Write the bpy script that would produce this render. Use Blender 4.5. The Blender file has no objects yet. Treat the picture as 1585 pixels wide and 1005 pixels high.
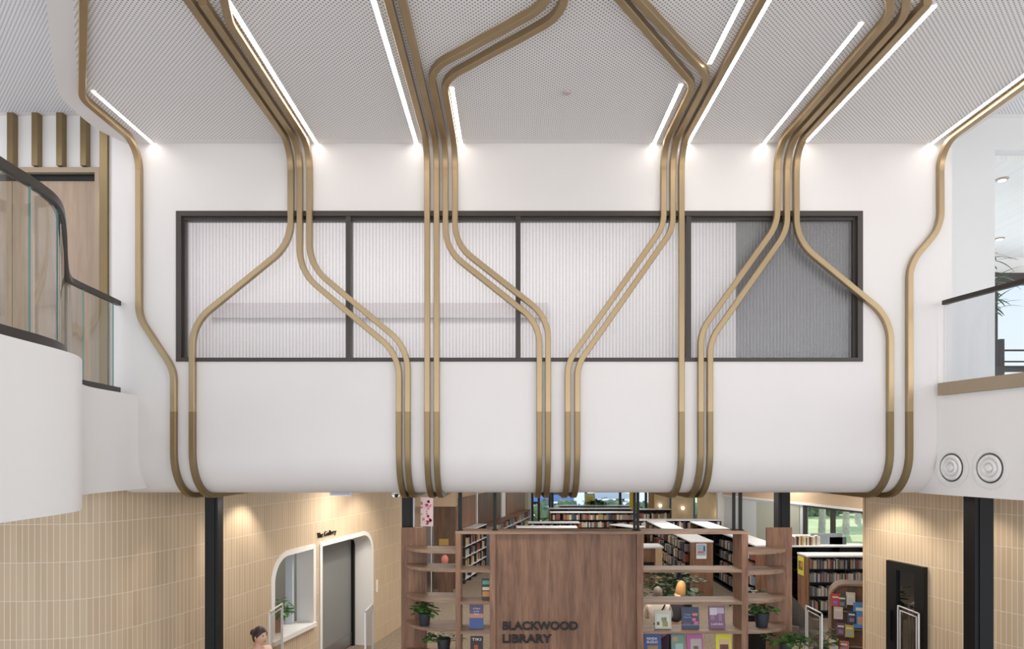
import bpy, math, random
from mathutils import Vector, Matrix
random.seed(7)
SC = bpy.context.scene
COL = SC.collection
PI = math.pi

# ------------------------------------------------------------------ camera, world, lights
F = 1057.0; CX = 790.0; HY = 706.0; EYE = 3.9
cam_d = bpy.data.cameras.new('camera'); cam = bpy.data.objects.new('camera', cam_d); COL.objects.link(cam)
cam.location = (0, 0, EYE); cam.rotation_euler = (PI/2, 0, 0)
cam_d.sensor_fit = 'HORIZONTAL'; cam_d.sensor_width = 36.0; cam_d.lens = 36.0*F/1585
cam_d.shift_x = (792.5-CX)/1585; cam_d.shift_y = (HY-502.5)/1585
cam_d.clip_start = 0.05; cam_d.clip_end = 300
SC.camera = cam
SC.view_settings.view_transform = 'Standard'; SC.view_settings.look = 'None'
SC.view_settings.gamma = 1; SC.view_settings.use_curve_mapping = False
SC.view_settings.exposure = 0.0

W = bpy.data.worlds.new('sky'); SC.world = W; W.use_nodes = True
nt = W.node_tree; nt.nodes.clear()
wo = nt.nodes.new('ShaderNodeOutputWorld'); bg = nt.nodes.new('ShaderNodeBackground')
tc = nt.nodes.new('ShaderNodeTexCoord'); sp = nt.nodes.new('ShaderNodeSeparateXYZ'); rp = nt.nodes.new('ShaderNodeValToRGB')
nt.links.new(tc.outputs['Generated'], sp.inputs[0]); nt.links.new(sp.outputs['Z'], rp.inputs[0])
rp.color_ramp.elements[0].position = 0.0; rp.color_ramp.elements[0].color = (0.88, 0.88, 0.88, 1)
rp.color_ramp.elements[1].position = 0.5; rp.color_ramp.elements[1].color = (0.52, 0.68, 0.92, 1)
nt.links.new(rp.outputs[0], bg.inputs[0]); nt.links.new(bg.outputs[0], wo.inputs[0]); bg.inputs[1].default_value = 1.4

def area(name, loc, rot, sx, sy, power, color=(1, 1, 1), spread=PI):
    d = bpy.data.lights.new(name, 'AREA'); d.shape = 'RECTANGLE'; d.size = sx; d.size_y = sy
    d.energy = power; d.color = color; d.spread = spread
    o = bpy.data.objects.new(name, d); COL.objects.link(o); o.location = loc; o.rotation_euler = rot
    return o
def spot(name, loc, target, power, ang=70, color=(1, .90, .76), blend=0.6, size=.04):
    d = bpy.data.lights.new(name, 'SPOT'); d.energy = power; d.spot_size = math.radians(ang); d.spot_blend = blend
    d.color = color; d.shadow_soft_size = size
    o = bpy.data.objects.new(name, d); COL.objects.link(o); o.location = loc
    o.rotation_euler = (Vector(target)-Vector(loc)).to_track_quat('-Z', 'Y').to_euler()
    return o
# area light standing in for the glazing far behind the viewer, then unseen fills
area('facade_daylight', (0, -7.5, 5.0), (-PI/2+PI, 0, 0), 14, 7, 360, (1.0, .95, .915))
area('left_landing_fill', (-5.6, 1.5, 7.7), (0, 0, 0), 2.4, 5, 55, (.92, .95, 1.0))  # unseen area light hung below the closed left ceiling
area('right_landing_fill', (6.9, 4.0, 7.6), (0, 0, 0), 2.4, 4, 18, (.95, .97, 1.0))  # unseen area light under the closed ceiling of the right landing
area('left_fascia_fill', (9.5, -1.8, 5.8), (0, PI/2, 0), 2.4, 6, 250, (1.0, .965, .94))  # unseen area light added to brighten the left fascia
sun_d = bpy.data.lights.new('sun', 'SUN'); sun_d.energy = 3.2; sun_d.angle = .02; sun_d.color = (1, .96, .88)
sun = bpy.data.objects.new('sun', sun_d); COL.objects.link(sun); sun.rotation_euler = Vector((-.35, -.75, -.75)).to_track_quat('-Z', 'Y').to_euler()
# unseen area lights added just below the library ceiling to light the shelves
for (x, y) in ((-2, 12), (3, 12), (-.5, 17), (5, 16), (8.2, 18), (2, 22), (6, 23), (3, 28), (9, 22)):
    area('library_fill', (x, y, 3.44), (0, 0, 0), 1.6, .6, 78, (1, .94, .86))
area('entry_fill', (-1.5, 8.6, 3.40), (0, 0, 0), 4.0, .3, 18, (1, .93, .84))  # unseen area lights added below the soffit to brighten the entrance
area('entry_fill', (3.6, 8.6, 3.40), (0, 0, 0), 3.0, .3, 18, (1, .93, .84))
spot('downlight_left', (-3.35, 9.7, 3.44), (-3.75, 9.5, 2.0), 44, 100)
spot('downlight_gallery', (-2.0, 13.0, 3.44), (-2.9, 13.4, 1.6), 75, 95)
spot('downlight_column', (-3.4, 8.35, 3.44), (-4.0, 8.5, 2.0), 60, 95)
spot('downlight_right', (5.0, 10.0, 3.44), (5.75, 10.1, 1.2), 75, 105)
spot('downlight_right_near', (5.4, 8.4, 3.44), (6.1, 8.9, 1.6), 28, 95)
area('meeting_room_fill', (-.5, 7.9, 6.98), (math.radians(28), 0, 0), 8.2, .5, 66, (1, .97, .95))  # added area light that brightens the wall seen through the fluted panes
area('gallery_room_light', (-4.6, 12.2, 2.9), (0, 0, 0), 1.0, 1.6, 16, (.95, .97, 1))
area('right_room_light', (7.6, 10, 7.3), (0, 0, 0), 2, 2, 50, (1, .98, .95))
area('left_room_light', (-5.6, 6.2, 7.7), (0, 0, 0), 1.6, 1.6, 16, (.93, .95, 1.0))

# ------------------------------------------------------------------ helpers
def P(px, py, Y):
    return Vector(((px-CX)/F*Y, Y, EYE-(py-HY)/F*Y))
def X_(px, Y): return (px-CX)/F*Y
def Z_(py, Y): return EYE-(py-HY)/F*Y

class MB:
    def __init__(s): s.v = []; s.f = []; s.m = []; s.uv = {}
    def add(s, vs, fs, mi=0):
        b = len(s.v); s.v += [tuple(v) for v in vs]
        for f in fs: s.f.append([b+i for i in f]); s.m.append(mi)
        return s
    def box(s, x0, x1, y0, y1, z0, z1, mi=0, M=None):
        vs = [Vector((x, y, z)) for x in (x0, x1) for y in (y0, y1) for z in (z0, z1)]
        if M is not None: vs = [M @ v for v in vs]
        return s.add(vs, [(0,1,3,2),(4,6,7,5),(0,4,5,1),(2,3,7,6),(0,2,6,4),(1,5,7,3)], mi)
    def prism(s, pts, z0, z1, mi=0, axis='Z', M=None):
        n = len(pts)
        def mk(p, h):
            v = {'Z': Vector((p[0], p[1], h)), 'Y': Vector((p[0], h, p[1])), 'X': Vector((h, p[0], p[1]))}[axis]
            return M @ v if M is not None else v
        vs = [mk(p, z0) for p in pts]+[mk(p, z1) for p in pts]
        fs = [tuple(range(n))[::-1], tuple(range(n, 2*n))]+[(i, (i+1) % n, n+(i+1) % n, n+i) for i in range(n)]
        return s.add(vs, fs, mi)
    def lathe(s, prof, c=(0, 0, 0), n=24, mi=0, M=None):
        vs = []; fs = []
        for r, z in prof:
            for k in range(n):
                a = 2*PI*k/n; v = Vector((c[0]+r*math.cos(a), c[1]+r*math.sin(a), c[2]+z))
                if M is not None: v = M @ Vector((r*math.cos(a), r*math.sin(a), z))+Vector(c)
                vs.append(v)
        for j in range(len(prof)-1):
            for k in range(n):
                fs.append((j*n+k, j*n+(k+1) % n, (j+1)*n+(k+1) % n, (j+1)*n+k))
        fs.append(tuple(range(n))[::-1]); fs.append(tuple(range((len(prof)-1)*n, len(prof)*n)))
        return s.add(vs, fs, mi)
    def tube(s, pts, r, n=8, mi=0):
        pts = [Vector(p) for p in pts]; vs = []; fs = []
        for i, p in enumerate(pts):
            t = (pts[min(i+1, len(pts)-1)]-pts[max(i-1, 0)]).normalized()
            up = Vector((0, 0, 1)) if abs(t.z) < .9 else Vector((1, 0, 0))
            a = t.cross(up).normalized(); b = t.cross(a)
            rr = r[i] if isinstance(r, (list, tuple)) else r
            for k in range(n): vs.append(p+a*rr*math.cos(2*PI*k/n)+b*rr*math.sin(2*PI*k/n))
        for i in range(len(pts)-1):
            for k in range(n): fs.append((i*n+k, i*n+(k+1) % n, (i+1)*n+(k+1) % n, (i+1)*n+k))
        fs.append(tuple(range(n))[::-1]); fs.append(tuple(range((len(pts)-1)*n, len(pts)*n)))
        return s.add(vs, fs, mi)
    def ell(s, c, r, n=16, m=10, mi=0, jit=0):
        vs = []; fs = []
        for j in range(m+1):
            th = PI*j/m
            for k in range(n):
                a = 2*PI*k/n; q = 1+jit*(random.random()-.5)
                vs.append((c[0]+r[0]*math.sin(th)*math.cos(a)*q, c[1]+r[1]*math.sin(th)*math.sin(a)*q, c[2]+r[2]*math.cos(th)*q))
        for j in range(m):
            for k in range(n): fs.append((j*n+k, (j+1)*n+k, (j+1)*n+(k+1) % n, j*n+(k+1) % n))
        return s.add(vs, fs, mi)
    def wallrun(s, pts, z0, z1, th, mi=0):
        """wall following plan pts; thickness th to the LEFT of travel direction"""
        pts = [Vector((p[0], p[1], 0)) for p in pts]; n = len(pts); off = []
        for i in range(n):
            t = (pts[min(i+1, n-1)]-pts[max(i-1, 0)]).normalized(); off.append(pts[i]+Vector((-t.y, t.x, 0))*th)
        vs = []
        for i in range(n):
            for q, z in ((pts[i], z0), (pts[i], z1), (off[i], z1), (off[i], z0)): vs.append((q.x, q.y, z))
        fs = []
        for i in range(n-1):
            for k in range(4): fs.append((i*4+k, i*4+(k+1) % 4, (i+1)*4+(k+1) % 4, (i+1)*4+k))
        fs.append((0, 1, 2, 3)); fs.append(tuple((n-1)*4+k for k in (3, 2, 1, 0)))
        return s.add(vs, fs, mi)
    def build(s, name, mats, parent=None, smooth=False, recalc=True, angle=35):
        me = bpy.data.meshes.new(name); me.from_pydata(s.v, [], s.f)
        if not isinstance(mats, (list, tuple)): mats = [mats]
        for m in mats: me.materials.append(m)
        for p, mi in zip(me.polygons, s.m): p.material_index = mi
        if recalc:
            import bmesh
            bm = bmesh.new(); bm.from_mesh(me); bmesh.ops.remove_doubles(bm, verts=bm.verts, dist=1e-6) if recalc == 'weld' else None
            bmesh.ops.recalc_face_normals(bm, faces=bm.faces); bm.to_mesh(me); bm.free()
        if smooth:
            me.shade_smooth()
            try: me.set_sharp_from_angle(angle=math.radians(angle))
            except Exception: pass
        o = bpy.data.objects.new(name, me); COL.objects.link(o)
        if parent is not None: o.parent = parent
        return o

def tag(o, label=None, cat=None, group=None, kind=None):
    if label: o['label'] = label
    if cat: o['category'] = cat
    if group: o['group'] = group
    if kind: o['kind'] = kind
    return o
def struct(o): o['kind'] = 'structure'; return o
def empty(name, loc=(0, 0, 0), rz=0, label=None, cat=None, group=None):
    o = bpy.data.objects.new(name, None); COL.objects.link(o); o.location = loc; o.rotation_euler = (0, 0, rz)
    o.empty_display_size = .1
    return tag(o, label, cat, group)
def copy_tree(o, parent=None):
    c = o.copy(); COL.objects.link(c); c.parent = parent
    for ch in list(o.children): copy_tree(ch, c)
    return c
def catmull(pts, n=8):
    pts = [Vector(p) for p in pts]; out = []
    for i in range(len(pts)-1):
        p0 = pts[max(i-1, 0)]; p1 = pts[i]; p2 = pts[i+1]; p3 = pts[min(i+2, len(pts)-1)]
        for k in range(n):
            t = k/n
            out.append(.5*((2*p1)+(p2-p0)*t+(2*p0-5*p1+4*p2-p3)*t*t+(3*p1-p0-3*p2+p3)*t**3))
    out.append(pts[-1]); return out
def fillet(pts, r, step=.05):
    """2-D polyline with rounded corners, densely sampled"""
    pts = [Vector(p) for p in pts]; out = [pts[0]]
    for i in range(1, len(pts)-1):
        a = (pts[i-1]-pts[i]); b = (pts[i+1]-pts[i]); la, lb = a.length, b.length; a.normalize(); b.normalize()
        ang = a.angle(b)
        if ang > PI-.01: out.append(pts[i]); continue
        rr = r[i] if isinstance(r, (list, tuple)) else r
        t = min(rr/math.tan(ang/2), la*.48 if i > 1 else la*.9, lb*.48 if i < len(pts)-2 else lb*.9)
        rr = t*math.tan(ang/2); c = pts[i]+(a+b).normalized()*(rr/math.sin(ang/2))
        s0 = pts[i]+a*t-c; s1 = pts[i]+b*t-c; tot = s0.angle(s1); n = max(4, int(tot*rr/step)+4)
        sgn = 1 if s0.x*s1.y-s0.y*s1.x > 0 else -1
        for k in range(n+1):
            q = sgn*tot*k/n; out.append(c+Vector((s0.x*math.cos(q)-s0.y*math.sin(q), s0.x*math.sin(q)+s0.y*math.cos(q))))
    out.append(pts[-1]); res = [out[0]]
    for p in out[1:]:
        d = (p-res[-1]).length; m = max(1, int(d/.12)); q0 = res[-1]
        for k in range(1, m+1): res.append(q0.lerp(p, k/m))
    return res

# ------------------------------------------------------------------ materials
def srgb(r, g, b):
    f = lambda c: (c/255/12.92) if c <= 10 else ((c/255+.055)/1.055)**2.4
    return (f(r), f(g), f(b), 1)
def mat(name, col, rough=.5, metal=0, spec=.5, emit=None, es=0):
    m = bpy.data.materials.new(name); m.use_nodes = True; b = m.node_tree.nodes['Principled BSDF']
    b.inputs['Base Color'].default_value = col; b.inputs['Roughness'].default_value = rough
    b.inputs['Metallic'].default_value = metal; b.inputs['Specular IOR Level'].default_value = spec
    if emit: b.inputs['Emission Color'].default_value = emit; b.inputs['Emission Strength'].default_value = es
    return m
def N(m, t, **kw):
    n = m.node_tree.nodes.new(t)
    for k, v in kw.items(): setattr(n, k, v)
    return n
def L(m, a, b): m.node_tree.links.new(a, b)
def math_(m, op, a, b=None, c=None):
    n = N(m, 'ShaderNodeMath', operation=op)
    for i, x in enumerate((a, b, c)):
        if x is None: continue
        if hasattr(x, 'links'): L(m, x, n.inputs[i])
        else: n.inputs[i].default_value = x
    return n.outputs[0]
def mix(m, fac, c1, c2):
    n = N(m, 'ShaderNodeMix', data_type='RGBA')
    for s, x in ((0, fac), (6, c1), (7, c2)):
        if hasattr(x, 'links'): L(m, x, n.inputs[s])
        else: n.inputs[s].default_value = x
    return n.outputs[2]
def bsdf(m): return m.node_tree.nodes['Principled BSDF']
def noisy(name, c1, c2, scale=(1, 1, 1), rough=.5, nscale=5, detail=4, bump=0, metal=0, spec=.5):
    m = mat(name, c1, rough, metal, spec); tc = N(m, 'ShaderNodeTexCoord'); mp = N(m, 'ShaderNodeMapping')
    mp.inputs['Scale'].default_value = scale; L(m, tc.outputs['Object'], mp.inputs[0])
    nz = N(m, 'ShaderNodeTexNoise'); nz.inputs['Scale'].default_value = nscale; nz.inputs['Detail'].default_value = detail
    L(m, mp.outputs[0], nz.inputs['Vector'])
    mr = N(m, 'ShaderNodeMapRange'); mr.inputs['From Min'].default_value = .3; mr.inputs['From Max'].default_value = .7
    L(m, nz.outputs[0], mr.inputs[0])
    L(m, mix(m, mr.outputs[0], c1, c2), bsdf(m).inputs['Base Color'])
    if bump:
        bp = N(m, 'ShaderNodeBump'); bp.inputs['Strength'].default_value = bump; bp.inputs['Distance'].default_value = .01
        L(m, nz.outputs[0], bp.inputs['Height']); L(m, bp.outputs[0], bsdf(m).inputs['Normal'])
    return m
def wood(name, c1, c2, rough=.5, sc=(9, 9, .8), planks=0):
    m = mat(name, c1, rough); tc = N(m, 'ShaderNodeTexCoord'); mp = N(m, 'ShaderNodeMapping')
    mp.inputs['Scale'].default_value = sc; L(m, tc.outputs['Object'], mp.inputs[0])
    n1 = N(m, 'ShaderNodeTexNoise'); n1.inputs['Scale'].default_value = 1.2; n1.inputs['Detail'].default_value = 6; n1.inputs['Distortion'].default_value = .6
    n2 = N(m, 'ShaderNodeTexNoise'); n2.inputs['Scale'].default_value = 6; n2.inputs['Detail'].default_value = 5
    L(m, mp.outputs[0], n1.inputs['Vector']); L(m, mp.outputs[0], n2.inputs['Vector'])
    s = math_(m, 'ADD', math_(m, 'MULTIPLY', n1.outputs[0], .65), math_(m, 'MULTIPLY', n2.outputs[0], .35))
    mr = N(m, 'ShaderNodeMapRange'); mr.inputs['From Min'].default_value = .36; mr.inputs['From Max'].default_value = .64
    L(m, s, mr.inputs[0]); col = mix(m, mr.outputs[0], c1, c2)
    if planks:      # vertical veneer leaves of slightly different tone
        sq = N(m, 'ShaderNodeSeparateXYZ'); L(m, tc.outputs['Object'], sq.inputs[0])
        wn = N(m, 'ShaderNodeTexWhiteNoise', noise_dimensions='1D'); L(m, math_(m, 'FLOOR', math_(m, 'DIVIDE', sq.outputs['X'], planks)), wn.inputs['W'])
        col = mix(m, math_(m, 'MULTIPLY', wn.outputs[0], .42), col, c2)
    L(m, col, bsdf(m).inputs['Base Color'])
    return m

M_wall = noisy('painted_plaster', (.77, .735, .715, 1), (.755, .72, .70, 1), rough=.45, nscale=2)
M_white = mat('white_paint', (.83, .815, .80, 1), .4)
M_slab = mat('white_fascia_paint', (.86, .84, .825, 1), .42)
M_grey_wall = mat('cool_white_wall', (.74, .74, .735, 1), .6)
M_frame = mat('dark_bronze_frame', srgb(66, 60, 56), .45, .2)
M_black = mat('black_steel', srgb(15, 15, 18), .45, .0, .35)
M_rail = mat('dark_rail', srgb(66, 60, 56), .4, .4)
M_band = mat('bronze_band', srgb(168, 150, 128), .45, .2)
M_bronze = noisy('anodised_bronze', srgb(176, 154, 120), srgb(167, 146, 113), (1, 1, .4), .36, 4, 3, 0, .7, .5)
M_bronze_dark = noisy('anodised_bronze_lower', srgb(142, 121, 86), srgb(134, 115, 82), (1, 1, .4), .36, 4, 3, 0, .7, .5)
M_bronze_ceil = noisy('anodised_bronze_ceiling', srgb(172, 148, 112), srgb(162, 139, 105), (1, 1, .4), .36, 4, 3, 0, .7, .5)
M_led = mat('led_diffuser', (1, 1, 1, 1), .4, emit=(1, .95, .90, 1), es=15)
M_wood = wood('walnut_veneer', srgb(164, 124, 98), srgb(108, 76, 58), planks=.118)
M_woodh = wood('walnut_shelf', srgb(160, 134, 114), srgb(126, 100, 84), rough=.65, sc=(1.2, 9, 9))
M_wood2 = wood('walnut_dark', srgb(118, 88, 68), srgb(82, 60, 48))
M_oak = wood('pale_oak_door', srgb(184, 160, 138), srgb(164, 142, 122), sc=(7, 7, .6))
M_birch = wood('birch_panel', srgb(226, 202, 168), srgb(210, 184, 148), sc=(2, 2, .6))
M_tan = mat('tan_bulkhead', srgb(205, 180, 150), .6)
M_carpet = noisy('speckled_carpet', srgb(158, 142, 124), srgb(112, 100, 88), (1, 1, 1), .95, 22, 6)
M_door = mat('grey_door', srgb(128, 130, 130), .45)
M_steel = mat('brushed_steel', srgb(150, 152, 154), .35, .8)
M_chair = noisy('grey_felt', srgb(110, 102, 98), srgb(92, 86, 82), rough=.9, nscale=40)
M_whiteshelf = mat('white_laminate', srgb(232, 234, 238), .35)
M_sage = mat('sage_panel', srgb(176, 180, 168), .6)
M_pot = mat('charcoal_pot', srgb(48, 52, 62), .45)
M_leaf = noisy('leaf_green', srgb(70, 120, 45), srgb(32, 72, 30), rough=.4, nscale=14)
M_leafd = noisy('leaf_dark', srgb(66, 92, 50), srgb(34, 56, 30), rough=.5, nscale=14)
M_text = mat('black_letters', srgb(28, 22, 20), .5)
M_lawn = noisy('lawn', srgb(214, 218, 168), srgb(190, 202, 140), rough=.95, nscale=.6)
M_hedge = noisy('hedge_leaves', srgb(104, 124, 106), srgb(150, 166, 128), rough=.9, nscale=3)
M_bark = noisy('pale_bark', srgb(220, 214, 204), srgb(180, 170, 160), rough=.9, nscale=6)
M_skin = mat('skin', srgb(214, 170, 145), .55)
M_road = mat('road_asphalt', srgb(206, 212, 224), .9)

def glass(name, tint=(1, 1, 1, 1), refl=.12, rough=.0):
    m = bpy.data.materials.new(name); m.use_nodes = True; m.node_tree.nodes.clear()
    o = N(m, 'ShaderNodeOutputMaterial'); t = N(m, 'ShaderNodeBsdfTransparent'); t.inputs[0].default_value = tint
    g = N(m, 'ShaderNodeBsdfGlossy'); g.inputs['Roughness'].default_value = rough
    mx = N(m, 'ShaderNodeMixShader'); fr = N(m, 'ShaderNodeFresnel'); fr.inputs[0].default_value = 1.45
    ge = N(m, 'ShaderNodeNewGeometry'); ff = math_(m, 'MULTIPLY', fr.outputs[0], math_(m, 'SUBTRACT', 1.0, ge.outputs['Backfacing']))
    L(m, math_(m, 'ADD', math_(m, 'MULTIPLY', ff, .9), max(0, refl-.04)), mx.inputs[0]); L(m, t.outputs[0], mx.inputs[1]); L(m, g.outputs[0], mx.inputs[2]); L(m, mx.outputs[0], o.inputs[0])
    return m
M_glass = glass('clear_glass', (.95, .975, .97, 1), .05)
M_bglass = glass('balustrade_glass', (.90, .92, .91, 1), .10)
M_edge = mat('green_glass_edge', srgb(104, 168, 160), .2)
M_acr = glass('acrylic_panel', (.86, .84, .82, 1), .08)

# fluted glass of the internal window
M_flute = bpy.data.materials.new('fluted_glass'); M_flute.use_nodes = True; M_flute.node_tree.nodes.clear()
m = M_flute
o_ = N(m, 'ShaderNodeOutputMaterial'); t_ = N(m, 'ShaderNodeBsdfTransparent'); g_ = N(m, 'ShaderNodeBsdfGlossy'); g_.inputs['Roughness'].default_value = .35
d_ = N(m, 'ShaderNodeBsdfDiffuse'); d_.inputs[0].default_value = (.75, .74, .75, 1)
tc = N(m, 'ShaderNodeTexCoord'); sp = N(m, 'ShaderNodeSeparateXYZ'); L(m, tc.outputs['Object'], sp.inputs[0])
wv = math_(m, 'SINE', math_(m, 'MULTIPLY', sp.outputs['X'], 2*PI/.036))
st = math_(m, 'MULTIPLY_ADD', wv, .5, .5)
L(m, mix(m, st, (.84, .84, .85, 1), (.99, .985, .985, 1)), t_.inputs[0])
bp = N(m, 'ShaderNodeBump'); bp.inputs['Strength'].default_value = .3; bp.inputs['Distance'].default_value = .004
L(m, wv, bp.inputs['Height']); L(m, bp.outputs[0], g_.inputs['Normal']); L(m, bp.outputs[0], d_.inputs['Normal'])
m1 = N(m, 'ShaderNodeMixShader'); m1.inputs[0].default_value = .08; L(m, t_.outputs[0], m1.inputs[1]); L(m, g_.outputs[0], m1.inputs[2])
m2 = N(m, 'ShaderNodeMixShader'); m2.inputs[0].default_value = .10; L(m, m1.outputs[0], m2.inputs[1]); L(m, d_.outputs[0], m2.inputs[2])
L(m, m2.outputs[0], o_.inputs[0])

# perforated acoustic ceiling: staggered round holes
def perf(name, base, hole, pitch=.040, r=.0066):
    m = mat(name, base, .6); tc = N(m, 'ShaderNodeTexCoord'); sp = N(m, 'ShaderNodeSeparateXYZ'); L(m, tc.outputs['Object'], sp.inputs[0])
    res = []
    for k in (0, .5):
        fx = math_(m, 'SUBTRACT', math_(m, 'FRACT', math_(m, 'ADD', math_(m, 'DIVIDE', sp.outputs['X'], pitch), 1000+k)), .5)
        fy = math_(m, 'SUBTRACT', math_(m, 'FRACT', math_(m, 'ADD', math_(m, 'DIVIDE', sp.outputs['Y'], pitch), 1000+k)), .5)
        d = math_(m, 'SQRT', math_(m, 'ADD', math_(m, 'MULTIPLY', fx, fx), math_(m, 'MULTIPLY', fy, fy)))
        res.append(d)
    dm = math_(m, 'MINIMUM', res[0], res[1])
    f = math_(m, 'LESS_THAN', dm, r/pitch)
    L(m, mix(m, f, base, hole), bsdf(m).inputs['Base Color'])
    return m
M_perf = perf('perforated_ceiling', (.84, .805, .79, 1), (.19, .18, .175, 1))
M_perf2 = perf('perforated_ceiling_cool', (.80, .80, .82, 1), (.22, .22, .25, 1))

# kit-kat tiles: stacked 60 x 410 mm fingers, pale grout; UV = (run along wall, height) in metres
M_tile = mat('finger_tiles', srgb(214, 186, 150), .35)
m = M_tile
uv = N(m, 'ShaderNodeUVMap'); sp = N(m, 'ShaderNodeSeparateXYZ'); L(m, uv.outputs[0], sp.inputs[0])
tu = math_(m, 'DIVIDE', sp.outputs['X'], .062); tv = math_(m, 'DIVIDE', math_(m, 'SUBTRACT', sp.outputs['Y'], -.118), .41)
fu = math_(m, 'FRACT', tu); fv = math_(m, 'FRACT', tv)
gu = math_(m, 'LESS_THAN', fu, .13); gv = math_(m, 'LESS_THAN', fv, .018); gr = math_(m, 'MAXIMUM', gu, gv)
cb = N(m, 'ShaderNodeCombineXYZ'); L(m, math_(m, 'FLOOR', tu), cb.inputs[0]); L(m, math_(m, 'FLOOR', tv), cb.inputs[1])
wn = N(m, 'ShaderNodeTexWhiteNoise', noise_dimensions='2D'); L(m, cb.outputs[0], wn.inputs['Vector'])
L(m, mix(m, gr, mix(m, wn.outputs[0], srgb(206, 184, 155), srgb(196, 173, 144)), srgb(226, 214, 196)), bsdf(m).inputs['Base Color'])
bp = N(m, 'ShaderNodeBump'); bp.inputs['Strength'].default_value = .5; bp.inputs['Distance'].default_value = .004; bp.invert = True
L(m, gr, bp.inputs['Height']); L(m, bp.outputs[0], bsdf(m).inputs['Normal'])

# ------------------------------------------------------------------ room shell
WY = 7.3; ZB = 3.485; ZC = 7.24; RB = .45
WX0, WX1 = -4.26, 4.72
wx0, wx1, wz0, wz1 = X_(273, WY), X_(1335, WY), Z_(560, WY), Z_(327, WY)
prof = [(WY, wz0), (WY, ZB+RB)]
for k in range(1, 17):
    a = PI/2*k/16; prof.append((WY+RB-RB*math.cos(a), ZB+RB-RB*math.sin(a)))
prof += [(WY+.9, ZB), (WY+.9, ZB+.3), (WY+.3, ZB+.7), (WY+.3, wz0)]
mb = MB(); mb.prism(prof, WX0, WX1, axis='X')
mb.box(WX0, WX1, WY, WY+.3, wz1, 7.9); mb.box(WX0, wx0, WY, WY+.3, wz0, wz1); mb.box(wx1, WX1, WY, WY+.3, wz0, wz1)
struct(mb.build('wall_back', M_wall, smooth=True, angle=20))

# ceiling raft over the atrium
redge = [(4.70, 7.3), (4.73, 6.9), (4.76, 6.0), (4.9, 5.0), (5.3, 3.6), (6.4, 1.5)]
ledge = [(-2.0, 2.6), (-2.6, 3.7), (-3.4, 5.0), (-3.79, 5.64), (-4.13, 6.24), (-4.21, 6.53), (-4.22, 6.98), (-4.1, 7.3)]
lc = catmull([(a, b, 0) for a, b in ledge], 6); rc = catmull([(a, b, 0) for a, b in redge], 6)
raft = [(p.x, p.y) for p in rc]+[(6.4, -2.5), (-2.0, -2.5)]+[(p.x, p.y) for p in lc]
struct(MB().prism(raft, ZC, ZC+.5).build('ceiling', M_wall))
inn = [(p.x-.10, min(p.y, 7.2)) for p in rc]+[(6.2, -2.4), (-1.8, -2.4)]+[(p.x+(.20 if p.y < 6.6 else .22), min(p.y, 7.2)) for p in lc if p.y < 6.85]+[(-3.78, 7.2)]
struct(MB().prism(inn, ZC-.004, ZC+.01).build('ceiling_perforated', M_perf))
# higher side ceilings
HC = 7.86
struct(MB().box(-9, -1.5, -1, 8.0, HC, HC+.1).build('ceiling_left', M_white))
struct(MB().prism([(-9, -1), (-2.2, -1), (-2.3, 3.6), (-3.72, 5.4), (-4.25, 6.3), (-4.30, 7.86), (-9, 7.86)], HC-.004, HC+.01).build('ceiling_perforated_left', M_perf2))
struct(MB().box(4.0, 10, -1, 8.3, HC, HC+.1).build('ceiling_right', M_white))
struct(MB().box(4.8, 10, -1, 7.9, HC-.004, HC+.01).build('ceiling_perforated_right', M_perf2))

# left upper wall with doorway
DY = 7.95
dx1 = X_(158, DY); dz1 = Z_(262, DY)
mb = MB(); mb.box(dx1, -4.2, DY, DY+.15, 4.5, HC); mb.box(-9, dx1, DY, DY+.15, dz1, HC)
struct(mb.build('wall_left_upper', M_white))
# right upper walls
mb = MB(); RY = 8.0; rx = X_(1540, RY)
mb.box(4.65, rx, RY, RY+.15, 4.5, HC); mb.box(rx, 10, RY, RY+.15, Z_(232, RY), HC)
struct(mb.build('wall_right_upper', M_grey_wall))
# floor slabs of the upper level, curved fascias
fl = [(-2.35, -1), (-2.5, 1.8), (-2.63, 3.0), (-2.70, 3.65), (-2.735, 4.15), (-2.81, 4.46), (-3.05, 4.86), (-3.5, 5.56), (-3.82, 6.08), (-3.93, 6.42), (-3.96, 6.9), (-3.98, 7.3), (-4.0, 7.8)]
flc = [(p.x, p.y) for p in catmull([(a, b, 0) for a, b in fl], 6)]
struct(MB().prism([(-9, -1)]+flc+[(-4.26, 7.8), (-4.26, 9), (-9, 9)], 3.545, 4.545).build('floor_upper_left', M_slab, smooth=True, angle=30))
fr = [(4.56, 7.8), (4.56, 7.3), (4.65, 6.8), (4.755, 6.3), (4.90, 5.6), (5.1, 4.6), (5.6, 3.0), (6.2, -1)]
frc = [(p.x, p.y) for p in catmull([(a, b, 0) for a, b in fr], 6)]
struct(MB().prism(frc+[(10, -1), (10, 13), (4.8, 13), (4.8, 7.8)], 3.488, 4.54).build('floor_upper_right', M_slab, smooth=True, angle=30))
# ground floor, library ceiling
struct(MB().box(-9, 14, 7.6, 37, -.1, 0).build('floor', M_carpet))
struct(MB().box(-9, 14, -7, 7.6, -.1, 0).build('floor_atrium', noisy('pale_bounce_floor', (.74, .72, .69, 1), (.66, .64, .61, 1), rough=.4, nscale=30)))  # unseen floor, made pale so it bounces light onto the ceiling
struct(MB().box(-9, 14, 7.8, 37, 3.5, 3.6).build('ceiling_library', M_white))

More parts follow.
